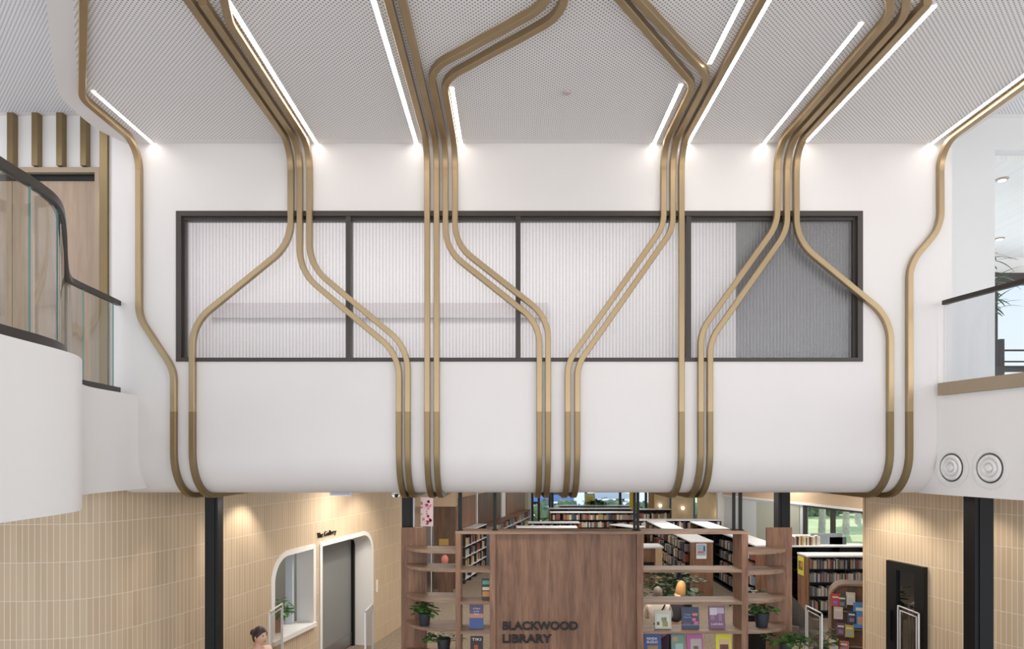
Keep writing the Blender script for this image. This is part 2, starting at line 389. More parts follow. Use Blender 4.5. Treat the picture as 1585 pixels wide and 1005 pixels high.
# ------------------------------------------------------------------ tiled walls
def tile_run(name, pts, z0, z1, topf=None, botf=None, th=.3, du=.05, side=1, mat_=None):
    """pts: dense plan polyline; holes where zlo(u,p) < z < zhi(u,p)"""
    vs = []; fs = []; uvs = []; u = 0
    P2 = [Vector(p) for p in pts]; n = len(P2); me_u = [0]
    for i in range(1, n): me_u.append(me_u[-1]+(P2[i]-P2[i-1]).length)
    off = []
    for i in range(n):
        t = (P2[min(i+1, n-1)]-P2[max(i-1, 0)]).normalized(); off.append(P2[i]+Vector((-t.y, t.x))*th*side)
    def quad(a, b, c, d, ua):
        k = len(vs); vs.extend([a, b, c, d]); fs.append((k, k+1, k+2, k+3)); uvs.extend(ua)
    for i in range(n-1):
        ym = (P2[i].y+P2[i+1].y)/2
        spans = topf(ym) if topf else [(z0, z1, z0, z1)]
        h0 = topf(P2[i].y) if topf else spans; h1 = topf(P2[i+1].y) if topf else spans
        for s in spans:
            za, zb = s[0], s[1]
            for (A, ) in ((P2,), (off,)):
                quad((A[i].x, A[i].y, za), (A[i+1].x, A[i+1].y, za), (A[i+1].x, A[i+1].y, zb), (A[i].x, A[i].y, zb),
                     [(me_u[i], za), (me_u[i+1], za), (me_u[i+1], zb), (me_u[i], zb)])
            for z in (za, zb):
                quad((P2[i].x, P2[i].y, z), (P2[i+1].x, P2[i+1].y, z), (off[i+1].x, off[i+1].y, z), (off[i].x, off[i].y, z), [(0, .2)]*4)
            for j in (i, i+1):
                quad((P2[j].x, P2[j].y, za), (off[j].x, off[j].y, za), (off[j].x, off[j].y, zb), (P2[j].x, P2[j].y, zb), [(0.03, .2)]*4)
    me = bpy.data.meshes.new(name); me.from_pydata(vs, [], fs)
    lay = me.uv_layers.new(name='UVMap')
    for k, uvv in enumerate(uvs): lay.data[k].uv = uvv
    me.materials.append(mat_ or M_tile)
    o = bpy.data.objects.new(name, me); COL.objects.link(o); return struct(o)
def dens(pts, d=.03):
    out = [Vector(pts[0])]
    for a, b in zip(pts[:-1], pts[1:]):
        a = Vector(a); b = Vector(b); m_ = max(1, int((b-a).length/d))
        for k in range(1, m_+1): out.append(a.lerp(b, k/m_))
    return out
LX = lambda Y: -3.93+.222*(Y-9.22)          # straight stretch of the left tiled wall
lw = [(p.x, p.y) for p in catmull([(-8.5, 7.34, 0), (-6.2, 7.29, 0), (-5.44, 7.28, 0), (-4.78, 7.36, 0), (-4.46, 7.62, 0), (-4.2, 8.2, 0), (-4.03, 8.75, 0), (-3.93, 9.22, 0), (LX(9.8), 9.8, 0)], 10)]
O1, O2, OT, OR_ = (10.45, 11.74), (11.92, 14.10), 2.38, .45
def arch(y):
    if O1[0] < y < O1[1]:
        d = y-O1[0]; t = OT if d > OR_ else OT-OR_+math.sqrt(max(0, OR_**2-(OR_-d)**2))
        return [(0, 1.0, 0, 0), (t, 3.55, 0, 0)]
    if O2[0] < y < O2[1]:
        d = O2[1]-y; t = OT if d > OR_ else OT-OR_+math.sqrt(max(0, OR_**2-(OR_-d)**2))
        return [(t, 3.55, 0, 0)]
    return [(0, 3.55, 0, 0)]
tile_run('wall_left', dens(lw)+[Vector((LX(y), y)) for y in [9.85+.03*k for k in range(0, 197)]], 0, 3.55, arch, th=.30, side=1)
rw = [(p.x, p.y) for p in catmull([(5.65, 10.86, 0), (5.76, 10.2, 0), (5.93, 9.42, 0), (6.10, 8.9, 0), (6.36, 8.38, 0), (6.9, 7.9, 0), (9.5, 7.6, 0)], 10)]
tile_run('wall_right', dens(rw), 0, 3.55, None, th=.30, side=1)
# white wall running back behind the right-hand tiles
struct(MB().box(5.65, 5.75, 10.9, 10.95, 0, 3.5).build('trim_1', M_birch))

# gallery opening trims + room behind
dirv = Vector((.222, 1, 0)).normalized(); nrm = Vector((-dirv.y, dirv.x, 0))  # nrm points behind the wall (to -X)
def LP(y, z, off=0): return Vector((LX(y), y, z))+nrm*off
def band(path, w, proud, depth, name, m_):
    """frame strip following a (y,z) path on the left wall"""
    n = len(path); vs = []; fs = []
    for i in range(n):
        t = (Vector(path[min(i+1, n-1)])-Vector(path[max(i-1, 0)])).normalized(); q = Vector((-t.y, t.x))
        for a, o2 in ((w/2, -proud), (-w/2, -proud), (-w/2, depth), (w/2, depth)):
            p = Vector(path[i])+q*a; vs.append(LP(p.x, p.y, o2))
    for i in range(n-1):
        for k in range(4): fs.append((i*4+k, i*4+(k+1) % 4, (i+1)*4+(k+1) % 4, (i+1)*4+k))
    fs.append((0, 1, 2, 3)); fs.append(tuple((n-1)*4+k for k in (3, 2, 1, 0)))
    return struct(MB().add(vs, fs).build(name, m_))
p1 = fillet([(O1[0]+.03, 1.0), (O1[0]+.03, OT-.03), (O1[1]-.02, OT-.03), (O1[1]-.02, 1.0)], [0, .42, .01, 0], .03)
band([tuple(p) for p in p1], .08, .02, .30, 'trim_2', M_white)
p2 = fillet([(O2[0]+.03, 0), (O2[0]+.03, OT-.03), (O2[1]-.03, OT-.03), (O2[1]-.03, 0)], [0, .01, .42, 0], .03)
band([tuple(p) for p in p2], .08, .02, .42, 'trim_3', M_white)
sill = MB().add([LP(y, z, o2) for y in (O1[0], O1[1]) for z in (.98, 1.05) for o2 in (-.05, .55)],
                [(0,1,3,2),(4,6,7,5),(0,4,5,1),(2,3,7,6),(0,2,6,4),(1,5,7,3)])
struct(sill.build('trim_4', M_white))
def lslab(y0, y1, z0, z1, o0, o1, mb=None):
    mb = mb or MB()
    return mb.add([LP(y, z, o2) for y in (y0, y1) for z in (z0, z1) for o2 in (o0, o1)],
                  [(0,1,3,2),(4,6,7,5),(0,4,5,1),(2,3,7,6),(0,2,6,4),(1,5,7,3)])
struct(lslab(9.6, 12.6, 0, 3.0, 2.0, 2.1).build('wall_gallery', mat('gallery_wall', srgb(150, 160, 162), .6)))
struct(lslab(11.78, 11.86, 1.05, 3.0, .32, 2.0).build('wall_gallery_side', mat('gallery_side', srgb(205, 202, 190), .6)))
struct(MB().box(-3.81, -3.69, 11.56, 11.66, 1.05, 3.0).build('trim_5', mat('gallery_white_column', srgb(215, 225, 235), .5)))
lslab(9.6, 16.2, 0, 3.55, 2.2, 2.3)
struct(lslab(9.6, 16.0, 3.0, 3.1, .3, 2.1).build('ceiling_gallery', M_white))
d = lslab(O2[0]-.05, O2[1]-.10, .02, OT, .40, .45).build('door_1', M_door); struct(d)
k = lslab(O2[0]-.03, O2[1]-.14, .03, .26, .385, .402).build('kick_plate', M_steel, d)
k = lslab(O2[0]+.02, O2[0]+.20, 1.02, 1.05, .33, .36); lslab(O2[0]+.02, O2[0]+.06, .95, 1.12, .36, .40, k); k.build('door_handle', M_steel, d)
struct(lslab(O2[1]-.16, O2[1]-.10, 0, OT-.02, .34, .47).build('trim_6', M_black))

def text_obj(s, size, name, m_, parent=None, extrude=.01, offset=0, align='LEFT', sx=1):
    cu = bpy.data.curves.new('txt', 'FONT'); cu.body = s; cu.size = size; cu.extrude = extrude; cu.offset = offset; cu.align_x = align
    t = bpy.data.objects.new('txt', cu); COL.objects.link(t)
    dg = bpy.context.evaluated_depsgraph_get(); dg.update()
    me = bpy.data.meshes.new_from_object(t.evaluated_get(dg)); bpy.data.objects.remove(t); bpy.data.curves.remove(cu)
    xs = [v.co.x for v in me.vertices]
    me.materials.clear(); me.materials.append(m_); me.name = name
    o = bpy.data.objects.new(name, me); COL.objects.link(o); o['w'] = (max(xs)-min(xs)) if xs else 1
    if parent is not None: o.parent = parent
    return o
def word(s, x, y, z, width, height, name, m_, parent=None, extrude=.01, offset=0):
    o = text_obj(s, 1, name, m_, parent, extrude, offset)
    xs = [v.co.x for v in o.data.vertices]; ys = [v.co.y for v in o.data.vertices]
    kx = width/(max(xs)-min(xs)); ky = height/(max(ys)-min(ys)); mx, my = min(xs), min(ys)
    for v in o.data.vertices: v.co = Vector(((v.co.x-mx)*kx, v.co.z, (v.co.y-my)*ky))
    o.location = (x, y, z); del o['w']
    return o
# "The Gallery" lettering on the tiles
g = empty('gallery_sign'); word('The', 0, 0, .022, .20, .09, 'lettering', M_text, g, .008, 0); word('Gallery', .25, 0, 0, .45, .115, 'lettering', M_text, g, .008, 0)
p = LP(11.82, 2.45, -.012); g.location = p; g.rotation_euler = (0, 0, math.atan2(dirv.y, dirv.x))
tag(g, 'small black lettering reading The Gallery above the arched doorway', 'sign')
sw = lslab(14.28, 14.34, 1.05, 1.30, -.015, .005).build('door_control', M_white); tag(sw, 'small white intercom plate right of the arched gallery doorway', 'intercom')

# ------------------------------------------------------------------ main window
fw = .072
def rectframe(mb, x0, x1, z0, z1, w, y0, y1):
    mb.box(x0, x1, y0, y1, z1-w, z1); mb.box(x0, x1, y0, y1, z0, z0+w*.75)
    mb.box(x0, x0+w, y0, y1, z0+w*.75, z1-w); mb.box(x1-w, x1, y0, y1, z0+w*.75, z1-w)
wf = MB(); rectframe(wf, wx0, wx1, wz0, wz1, .055, WY-.012, WY+.15)
wf.box(wx0+.055, wx1-.055, WY+.03, WY+.12, wz1-.085, wz1-.055); wf.box(wx1-.085, wx1-.055, WY+.03, WY+.12, wz0+.04, wz1-.085); wf.box(wx0+.055, wx0+.075, WY+.03, WY+.12, wz0+.04, wz1-.085)
win = struct(wf.build('window_1', M_frame))
mx_ = [X_(539, WY), X_(802, WY), X_(1066, WY)]
for x in mx_: MB().box(x-.026, x+.026, WY-.005, WY+.12, wz0+.04, wz1-.055).build('mullion', M_frame, win)
ed = [wx0+.075]+mx_+[wx1-.085]
for a, b in zip(ed[:-1], ed[1:]): MB().box(a+.001, b-.001, WY+.07, WY+.078, wz0+.04, wz1-.085).build('fluted_pane', M_flute, win)
# meeting room behind the fluted glass
mb = MB(); mb.box(-4.2, 4.6, 9.2, 9.3, 4.5, 7.2); mb.box(-4.25, -4.2, 7.6, 9.3, 4.5, 7.2); mb.box(4.6, 4.65, 7.6, 9.3, 4.5, 7.2)
struct(mb.build('wall_meeting_room', mat('meeting_wall', (.84, .82, .83, 1), .7)))
struct(MB().box(-4.2, 4.6, 7.6, 9.2, 4.48, 4.54).build('floor_meeting_room', M_grey_wall))
struct(MB().box(-4.2, 4.6, 7.6, 9.2, 7.18, 7.22).build('ceiling_meeting_room', M_white))
M_blind = mat('dark_blind', srgb(62, 62, 68), .8)
bl = MB().box(X_(1140, 7.62), 4.58, 7.62, 7.64, 4.56, 6.9).build('dark_blind', M_blind); tag(bl, 'dark grey blind drawn behind the right end of the fluted window', 'blind')
cb_ = MB().box(-4.0, 2.0, 8.9, 9.15, 4.56, 5.05).box(-4.05, 2.05, 8.85, 9.18, 5.05, 5.09)
tag(cb_.build('low_credenza', mat('greige', srgb(196, 190, 192), .6)), 'pale low credenza seen blurred through the fluted window panes', 'cabinet')
tag(MB().box(-4.0, .5, 9.14, 9.19, 5.75, 5.95).build('wall_rail', mat('greige2', srgb(205, 198, 200), .6)), 'grey horizontal rail blurred behind the left fluted panes', 'rail')

# ------------------------------------------------------------------ bronze bars
RC = .30
def prof3(v, h):
    """unrolled height v -> (Y, Z, normal) at distance h off the surface"""
    zb = ZB+RB; zt = ZC-RC
    if v < zb-RB*PI/2:
        return (WY+RB+(zb-RB*PI/2-v), ZB-h, Vector((0, 0, -1)))
    if v < zb:
        a = (zb-v)/RB; n = Vector((0, -math.cos(a), -math.sin(a)))
        return (WY+RB+n.y*(RB+h), zb+n.z*(RB+h), n)
    if v <= zt: return (WY-h, v, Vector((0, -1, 0)))
    if v < zt+RC*PI/2:
        a = (v-zt)/RC; n = Vector((0, -math.cos(a), -math.sin(a)))      # concave corner
        cy, cz = WY-RC, zt
        return (cy+math.cos(a)*(RC-h), cz+math.sin(a)*(RC-h), n)
    return (WY-RC-(v-zt-RC*PI/2), ZC-h, Vector((0, 0, -1)))
VC = lambda Y: ZC-RC+RC*PI/2+(WY-RC-Y)
VW = lambda py: EYE+(HY-py)*7.24/F
XW = lambda px: (px-CX)*7.24/F
def bar(path2, label, end_soffit=9.0, rads=.5):
    pts = fillet(path2, rads)
    root = empty('bronze_bar', (pts[-1].x, WY, ZB), 0, label, 'bar', 'bronze bars flowing over ceiling and wall')
    w, t, c = .030, .060, .005
    sec = [(-w, c), (-w+c*0, c), (-w, t-c), (-w+c, t), (w-c, t), (w, t-c), (w, .002), (-w, .002)]
    sec = [(-w, .004), (-w, t-c), (-w+c, t), (w-c, t), (w, t-c), (w, .004)]
    # cut into sections at the visible joints
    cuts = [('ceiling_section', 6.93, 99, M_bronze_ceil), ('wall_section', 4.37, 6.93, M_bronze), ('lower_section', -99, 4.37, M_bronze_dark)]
    for nm, lo, hi, m_ in cuts:
        seg = []
        for i in range(len(pts)-1):
            a, b = pts[i], pts[i+1]
            if not seg and lo <= a.y <= hi: seg.append(a)
            for lim in (hi, lo):
                if (a.y-lim)*(b.y-lim) < 0:
                    seg.append(a.lerp(b, (lim-a.y)/(b.y-a.y)))
            if lo <= b.y <= hi: seg.append(b)
        if len(seg) < 2: continue
        fine = [seg[0]]
        for p in seg[1:]:
            if (p-fine[-1]).length > 1e-4:
                q0 = fine[-1]; m_n = max(1, int((p-q0).length/.05))
                for k in range(1, m_n+1): fine.append(q0.lerp(p, k/m_n))
        vs = []; fs = []; n = len(fine); ns = len(sec)
        for i, p in enumerate(fine):
            t2 = (fine[min(i+1, n-1)]-fine[max(i-1, 0)]).normalized(); sd = Vector((-t2.y, t2.x))
            for sx, h in sec:
                q = p+sd*sx; Y, Z, _ = prof3(q.y, h); vs.append((q.x-root.location.x, Y-WY, Z-ZB))
        for i in range(n-1):
            for k in range(ns): fs.append((i*ns+k, i*ns+(k+1) % ns, (i+1)*ns+(k+1) % ns, (i+1)*ns+k))
        fs.append(tuple(range(ns))); fs.append(tuple(range((n-1)*ns, n*ns))[::-1])
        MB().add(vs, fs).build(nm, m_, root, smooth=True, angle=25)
VB = ZB+RB-RB*PI/2-(9.0-WY-RB)      # bars end under the soffit, beside the library screen
def wallbar(ceil, wall, label, rads=.5):
    pts = [(x, VC(y)) for x, y in ceil]
    if isinstance(wall, (int, float)): xs = XW(wall); pts += [(xs, VB)]
    else:
        pts += [(XW(a), VW(b)) for a, b in wall]; pts += [(XW(wall[-1][0]), VB)]
    bar(pts, label, rads=rads)
wallbar([(-2.745, 4.4), (XW(213), 6.30)], [(213, 490), (267, 572)], 'outermost bar on the left, hugging the curved ceiling edge', .4)
wallbar([(-2.33, 3.9)], [(449, 376), (296, 501)], 'bar swinging down left across the first fluted pane', .5)
wallbar([(-2.24, 4.97)], [(463, 420), (617, 549)], 'lower of two bars swinging right from first to second pane', .5)
wallbar([(-1.93, 4.4), (-2.137, 5.2)], [(478, 410), (630.5, 538)], 'upper of two bars swinging right from first to second pane', .5)
wallbar([(-.886, 3.7)], 661, 'left of two straight bars crossing the second pane')
wallbar([(-.784, 3.7)], 675.5, 'right of two straight bars crossing the second pane')
wallbar([(.285, 4.2), (.285, 4.99), (-.69, 5.837)], [(689.4, 385), (835, 501)], 'left of the pair bending on the ceiling and down to third pane', .45)
wallbar([(.39, 4.2), (.39, 5.11), (-.589, 5.99)], [(704, 377), (848.5, 491)], 'right of the pair bending on the ceiling and down to third pane', .45)
wallbar([(.45, 4.47), (1.629, 6.07)], [(1027.8, 349), (879, 561)], 'left of the pair slanting down left across the third pane', .4)
wallbar([(.50, 4.41), (1.726, 5.945)], [(1042, 354), (894, 565)], 'right of the pair slanting down left across the third pane', .4)
wallbar([(1.82, 3.7)], 1055.5, 'straight bar just left of the third window mullion')
wallbar([(2.45, 4.45), (2.85, 5.12)], [(1204, 347), (1085.5, 513)], 'left of the pair slanting down left in the dark pane', .45)
wallbar([(2.58, 4.45), (2.955, 5.1)], [(1219, 357), (1100, 527)], 'right of the pair slanting down left in the dark pane', .45)
wallbar([(3.038, 4.97)], [(1234, 372), (1380, 493)], 'bar swinging right over the corner of the dark pane', .5)
wallbar([(4.56, 4.2)], [(1458.5, 350), (1410, 407)], 'outermost bar on the right, beside the glass balustrade', .45)

# ------------------------------------------------------------------ LED strips
for (x, y0, y1, lab) in ((-3.81, 6.24, 7.28, 'short light strip beside the leftmost bar'), (-2.065, 3.4, 7.28, 'long light strip right of the left triple bars'),
        (-1.0, 3.4, 7.28, 'long light strip left of the two straight bars'), (-.53, 6.18, 7.28, 'short light strip right of the four central bars'),
        (1.53, 6.13, 7.28, 'short light strip left of the right-centre triple bars'), (1.69, 3.4, 5.80, 'light strip ending where the slanting ceiling bars turn'),
        (1.888, 3.4, 7.28, 'thin light strip tucked against the straight right-centre bar'), (2.70, 5.26, 7.28, 'light strip left of the right triple bars'),
        (3.137, 5.06, 7.24, 'light strip along the right side of the right triple bars'), (4.487, 4.2, 7.28, 'light strip next to the rightmost bar')):
    w = .019
    r = empty('linear_light', (x, (y0+y1)/2, ZC), 0, lab+' on the ceiling', 'light', 'linear ceiling lights')
    h = (y1-y0)/2
    mb = MB().box(-w-.006, -w, -h, h, -.012, .003).box(w, w+.006, -h, h, -.012, .003); mb.build('channel', M_white, r)
    MB().box(-w, w, -h, h, -.010, -.004).build('diffuser', M_led, r)
sm = MB().lathe([(.001, -.02), (.03, -.018), (.038, -.012), (.042, 0)], (X_(877, 6.26), 6.26, ZC-.004), 20).build('smoke_detector', mat('detector', srgb(196, 178, 178), .6))
tag(sm, 'small round detector on the perforated ceiling near its middle', 'detector')

# ------------------------------------------------------------------ left landing: bars on wall, door, balustrade
for i, px in enumerate((17, 55, 93, 130)):
    x = X_(px, 7.88)
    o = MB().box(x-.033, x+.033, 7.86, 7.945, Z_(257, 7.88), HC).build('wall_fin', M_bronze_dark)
    tag(o, ('first', 'second', 'third', 'fourth')[i]+' bronze fin from the left above the upper timber door', 'fin', 'bronze fins above the timber door')
x0 = X_(160.5, 7.5); x1 = X_(172.5, 7.5)
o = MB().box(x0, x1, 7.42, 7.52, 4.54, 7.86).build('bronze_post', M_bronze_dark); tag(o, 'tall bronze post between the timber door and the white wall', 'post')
struct(MB().box(x1-.02, -4.24, 7.46, 7.95, 4.54, 7.86).build('wall_left_return', M_white))
dr = empty('door_2', (-5.6, DY, 4.54)); struct(dr)
fx = dx1
MBf = MB().box(fx-.05, fx, DY-.06, DY+.1, 4.545, dz1); MBf.box(-8.5, fx-.05, DY-.06, DY+.1, dz1-.06, dz1)
o = MBf.build('door_frame', M_band); o.parent = dr; o.matrix_parent_inverse = Matrix.Translation((5.6, -DY, -4.54))
def child_abs(o, par): o.parent = par; o.matrix_parent_inverse = Matrix.Translation(-Vector(par.location)); return o
child_abs(MB().box(-8.5, fx-.05, DY+.0, DY+.1, dz1-.13, dz1-.06).build('track', M_black), dr)
xs = X_(17, DY)
child_abs(MB().box(xs+.004, fx-.05, DY+.02, DY+.07, 4.55, dz1-.13).build('door_leaf', M_oak), dr)
child_abs(MB().box(-8.5, xs-.004, DY+.02, DY+.07, 4.55, dz1-.13).build('door_leaf', M_oak), dr)

def offset_run(pts, z0, z1, w, name, m_, parent, smooth=True):
    """ribbon of width w centred on plan pts"""
    P2 = [Vector((p[0], p[1])) for p in pts]; n = len(P2); vs = []; fs = []
    for i in range(n):
        t = (P2[min(i+1, n-1)]-P2[max(i-1, 0)]).normalized(); q = Vector((-t.y, t.x))*w/2
        for a, z in ((q, z0), (q, z1), (-q, z1), (-q, z0)): vs.append((P2[i].x+a.x, P2[i].y+a.y, z))
    for i in range(n-1):
        for k in range(4): fs.append((i*4+k, i*4+(k+1) % 4, (i+1)*4+(k+1) % 4, (i+1)*4+k))
    fs.append((0, 1, 2, 3)); fs.append(tuple((n-1)*4+k for k in (3, 2, 1, 0)))
    o = MB().add(vs, fs).build(name, m_, None, smooth=smooth, angle=30); o.parent = parent; return o
bal = empty('glass_balustrade', (0, 0, 0), 0, 'curved glass balustrade with dark handrail on the left landing', 'balustrade')
gl = [(-2.55, 1.6), (-2.75, 3.0), (-2.83, 3.75), (-2.855, 4.12), (-2.935, 4.42), (-3.2, 4.88), (-3.72, 5.7), (-4.02, 6.2), (-4.09, 6.42), (-4.13, 6.85), (-4.17, 7.27)]
glc = [(p.x, p.y) for p in catmull([(a, b, 0) for a, b in gl], 8)]
offset_run(glc, 5.50, 5.55, .05, 'handrail', M_rail, bal)
offset_run([p for p in glc if p[1] < 7.25], 4.546, 4.625, .07, 'base_channel', M_rail, bal)
jy = [1.6, 3.98, 4.47, 6.42, 6.75, 7.2]
def sub(pts, a, b): return [p for p in pts if a <= p[1] <= b]
jpts = [1.6, 4.06, 4.47, 6.62, 7.2]
for a, b in zip(jpts[:-1], jpts[1:]):
    s_ = sub(glc, a+.012, b-.012)
    if len(s_) < 2: continue
    offset_run(s_, 4.60, 5.50, .012, 'glass_panel', M_bglass, bal)
    for e, e2 in ((s_[-1], s_[-2]),):
        t = (Vector(e2)-Vector(e)).normalized(); q = Vector((-t.y, t.x))*.006; e = Vector(e); f = e-t*.004
        vs = [(*(e+q), 4.62), (*(e-q), 4.62), (*(f-q), 4.62), (*(f+q), 4.62), (*(e+q), 5.5), (*(e-q), 5.5), (*(f-q), 5.5), (*(f+q), 5.5)]
        MB().add(vs, [(0,1,2,3),(7,6,5,4),(0,4,5,1),(1,5,6,2),(2,6,7,3),(3,7,4,0)]).build('panel_edge', M_edge, bal)

# ------------------------------------------------------------------ right landing
bal = empty('glass_balustrade', (0, 0, 0), 0, 'frameless glass balustrade on the bronze band at right', 'balustrade')
rr = [(p[0]+.03, p[1]) for p in frc if p[1] > 1 and p[1] < 7.22]; rr = [(4.60, 7.24)]+rr
offset_run([(p[0]-.03, p[1]) for p in rr], 4.541, 4.67, .08, 'bronze_band', M_band, bal)
offset_run(rr, 4.66, 5.50, .012, 'glass_panel', glass('right_glass', (.93, .94, .95, 1), .03), bal)
offset_run(rr, 5.50, 5.545, .05, 'handrail', M_rail, bal)
MB().box(4.60, 4.61, 7.235, 7.245, 4.67, 5.5).build('panel_edge', M_white, bal)
# round air diffusers on the right fascia
def fas(t):  # point and inward normal at depth Y=t on right fascia
    for a, b in zip(frc[:-1], frc[1:]):
        if b[1] <= t <= a[1]:
            k = (a[1]-t)/(a[1]-b[1]); d_ = (Vector(b)-Vector(a)).normalized()
            return Vector(a).lerp(Vector(b), k), Vector((d_.y, -d_.x))
for i, (Y, py, lab) in enumerate(((7.10, 724, 'left round white air diffuser with concentric rings on the fascia'), (6.66, 725, 'right round white air diffuser with concentric rings on the fascia'))):
    p, n2 = fas(Y)
    if n2.x > 0: n2 = -n2
    ang = math.atan2(n2.y, n2.x)
    r = empty('air_diffuser', (p.x, p.y, Z_(py, Y)), ang, lab, 'vent', 'round air diffusers'); 
    Rm = Matrix.Rotation(PI/2, 3, 'Y')
    R0 = .208
    for nm, pr in (('outer_ring', [(R0, 0.001), (R0, .006), (R0-.045, .014), (R0-.055, .010), (R0-.058, .001)]),
                   ('middle_ring', [(.112, .004), (.132, .008), (.118, .026), (.106, .026), (.092, .006)]),
                   ('inner_ring', [(.066, .004), (.084, .010), (.072, .032), (.060, .032), (.048, .008)]),
                   ('centre_cone', [(.020, .006), (.040, .014), (.026, .036), (.001, .038)])):
        MB().lathe(pr, (0, 0, 0), 40, M=Rm).build(nm, M_white, r, smooth=True)
    MB().lathe([(R0-.06, .0012), (R0-.06, .003), (.001, .003)], (0, 0, 0), 32, M=Rm).build('dark_back', mat('vent_dark', srgb(96, 94, 94), .8), r)

# room beyond the right opening
struct(MB().box(5.2, 11, 8.15, 12.3, 7.42, 7.5).build('ceiling_right_room', noisy('ribbed_white', (.82, .81, .80, 1), (.74, .73, .72, 1), (18, .01, .01), .6, 3, 1)))
for px, py, lab in ((1547, 277, 'nearer recessed downlight in the right room ceiling'), (1547, 369, 'farther recessed downlight in the right room ceiling')):
    Y = 3.52*F/(HY-py); x = X_(px+(4 if py < 300 else 0), Y)
    r = empty('downlight', (x, Y, 7.42), 0, lab, 'light', 'recessed downlights in the right room')
    MB().lathe([(.07, -.012), (.075, -.001)], (0, 0, 0), 20).lathe([(.05, -.02), (.05, -.001)], (0, 0, 0), 20).build('bezel', mat('bezel', srgb(170, 160, 150), .4), r)
    MB().lathe([(.045, -.024), (.045, -.021)], (0, 0, 0), 20).build('lens', mat('lens_lit', (1, 1, 1, 1), emit=(1, .97, .93, 1), es=4), r)
struct(MB().box(5.2, 11, 12.1, 12.25, 7.08, 7.42).box(5.2, 11, 12.1, 12.25, 4.4, 4.75).build('wall_right_room', M_white))
w2 = struct(MB().box(5.2, 11, 12.0, 12.1, 6.92, 7.12).box(5.2, 11, 12.02, 12.1, 4.75, 4.85).build('window_2', M_frame))
for x in (8.6-.05, 9.9): MB().box(x-.03, x+.03, 12.02, 12.1, 4.85, 6.92).build('mullion', M_frame, w2)
MB().box(5.2, 11, 12.05, 12.06, 4.85, 6.92).build('pane', M_glass, w2)
# palm-like plant in the right room
def blade(mb, base, az, el, ln, w, droop, segs=6, mi=0):
    d_ = Vector((math.cos(az)*math.cos(el), math.sin(az)*math.cos(el), math.sin(el))); side = Vector((-math.sin(az), math.cos(az), 0))
    vs = []; p = Vector(base)
    for i in range(segs+1):
        t = i/segs; wd = w*math.sin(PI*(.12+.86*t))+.001
        vs += [p-side*wd+Vector((0, 0, .15*wd)), p.copy(), p+side*wd+Vector((0, 0, .15*wd))]
        d_ = (d_+Vector((0, 0, -droop/segs))).normalized(); p = p+d_*ln/segs
    fs = []
    for i in range(segs):
        a = i*3; fs += [(a, a+1, a+4, a+3), (a+1, a+2, a+5, a+4)]
    mb.add(vs, fs, mi)
pl = empty('potted_dracaena', (X_(1532, 9.2), 9.2, 4.54), 0, 'spiky leaved plant at the edge of the right upper opening', 'plant')
MB().lathe([(.14, 0), (.2, .4), (.19, .42), (.17, .38)], n=20).build('pot', M_pot, pl, smooth=True)
MB().tube([(0, 0, .35), (.02, 0, 1.0), (0, 0, 1.9)], .02).build('trunk', M_bark, pl)
mb = MB()
for k in range(80):
    blade(mb, (0, 0, random.uniform(1.25, 2.1)), random.uniform(0, 2*PI), random.uniform(-.3, .9), random.uniform(.25, .42), .017, random.uniform(.4, 1.2))
mb.build('foliage', M_leafd, pl, recalc=False)
# chair in right room
ch = empty('side_chair', (X_(1590, 9.5), 9.5, 4.54), 0, 'slim dark metal chair behind the right glass balustrade', 'chair')
for sx in (-.2, .2):
    for sy in (-.2, .2): MB().tube([(sx, sy, 0), (sx, sy, .45 if sy < 0 else .9)], .014).build('leg', M_frame, ch)
MB().box(-.22, .22, -.22, .22, .44, .47).build('seat', M_frame, ch)
MB().tube([(-.2, .2, .86), (.2, .2, .86)], .014).tube([(-.2, .2, .7), (.2, .2, .7)], .012).build('backrest', M_frame, ch)
cb = MB().box(X_(1539, 8.6), X_(1546, 8.6), 8.5, 8.6, 4.545, Z_(527, 8.6)).box(X_(1546, 8.6), 7.4, 8.5, 8.56, Z_(577, 8.6), Z_(568, 8.6))
tag(cb.build('low_bench', M_frame), 'dark low bench rail just beyond the right glass balustrade', 'bench')

# ------------------------------------------------------------------ ground level columns
def column(x0, x1, Y, d_, lab):
    r = empty('steel_column', ((x0+x1)/2, Y+d_/2, 0), 0, lab, 'column'); w = (x1-x0)/2
    MB().box(-w, w, -d_/2, d_/2, .02, 3.49).build('shaft', M_black, r)
    MB().box(-w-.04, w+.04, -d_/2-.04, d_/2+.04, 0, .02).build('base_plate', M_black, r)
    MB().box(-w*.55, w*.55, -d_/2-.012, -d_/2, .03, 3.46).build('web', M_black, r)
column(X_(317, 8.3), X_(337, 8.3), 8.3, .16, 'black steel column in front of the left tiled wall')
column(X_(1509, 7.9), X_(1538, 7.9), 7.9, .2, 'black steel column in front of the right tiled wall')
column(X_(622, 9.62), X_(639, 9.62), 9.62, .16, 'black column behind the left rounded library shelf')
column(X_(1205, 9.9), X_(1223, 9.9), 9.9, .18, 'black column behind the right rounded library shelf')
tag(MB().box(X_(639, 9.62), X_(641, 9.62), 9.64, 9.7, 0, 3.49).build('white_post', M_whiteshelf), 'thin white post against the column by the left shelf', 'post')

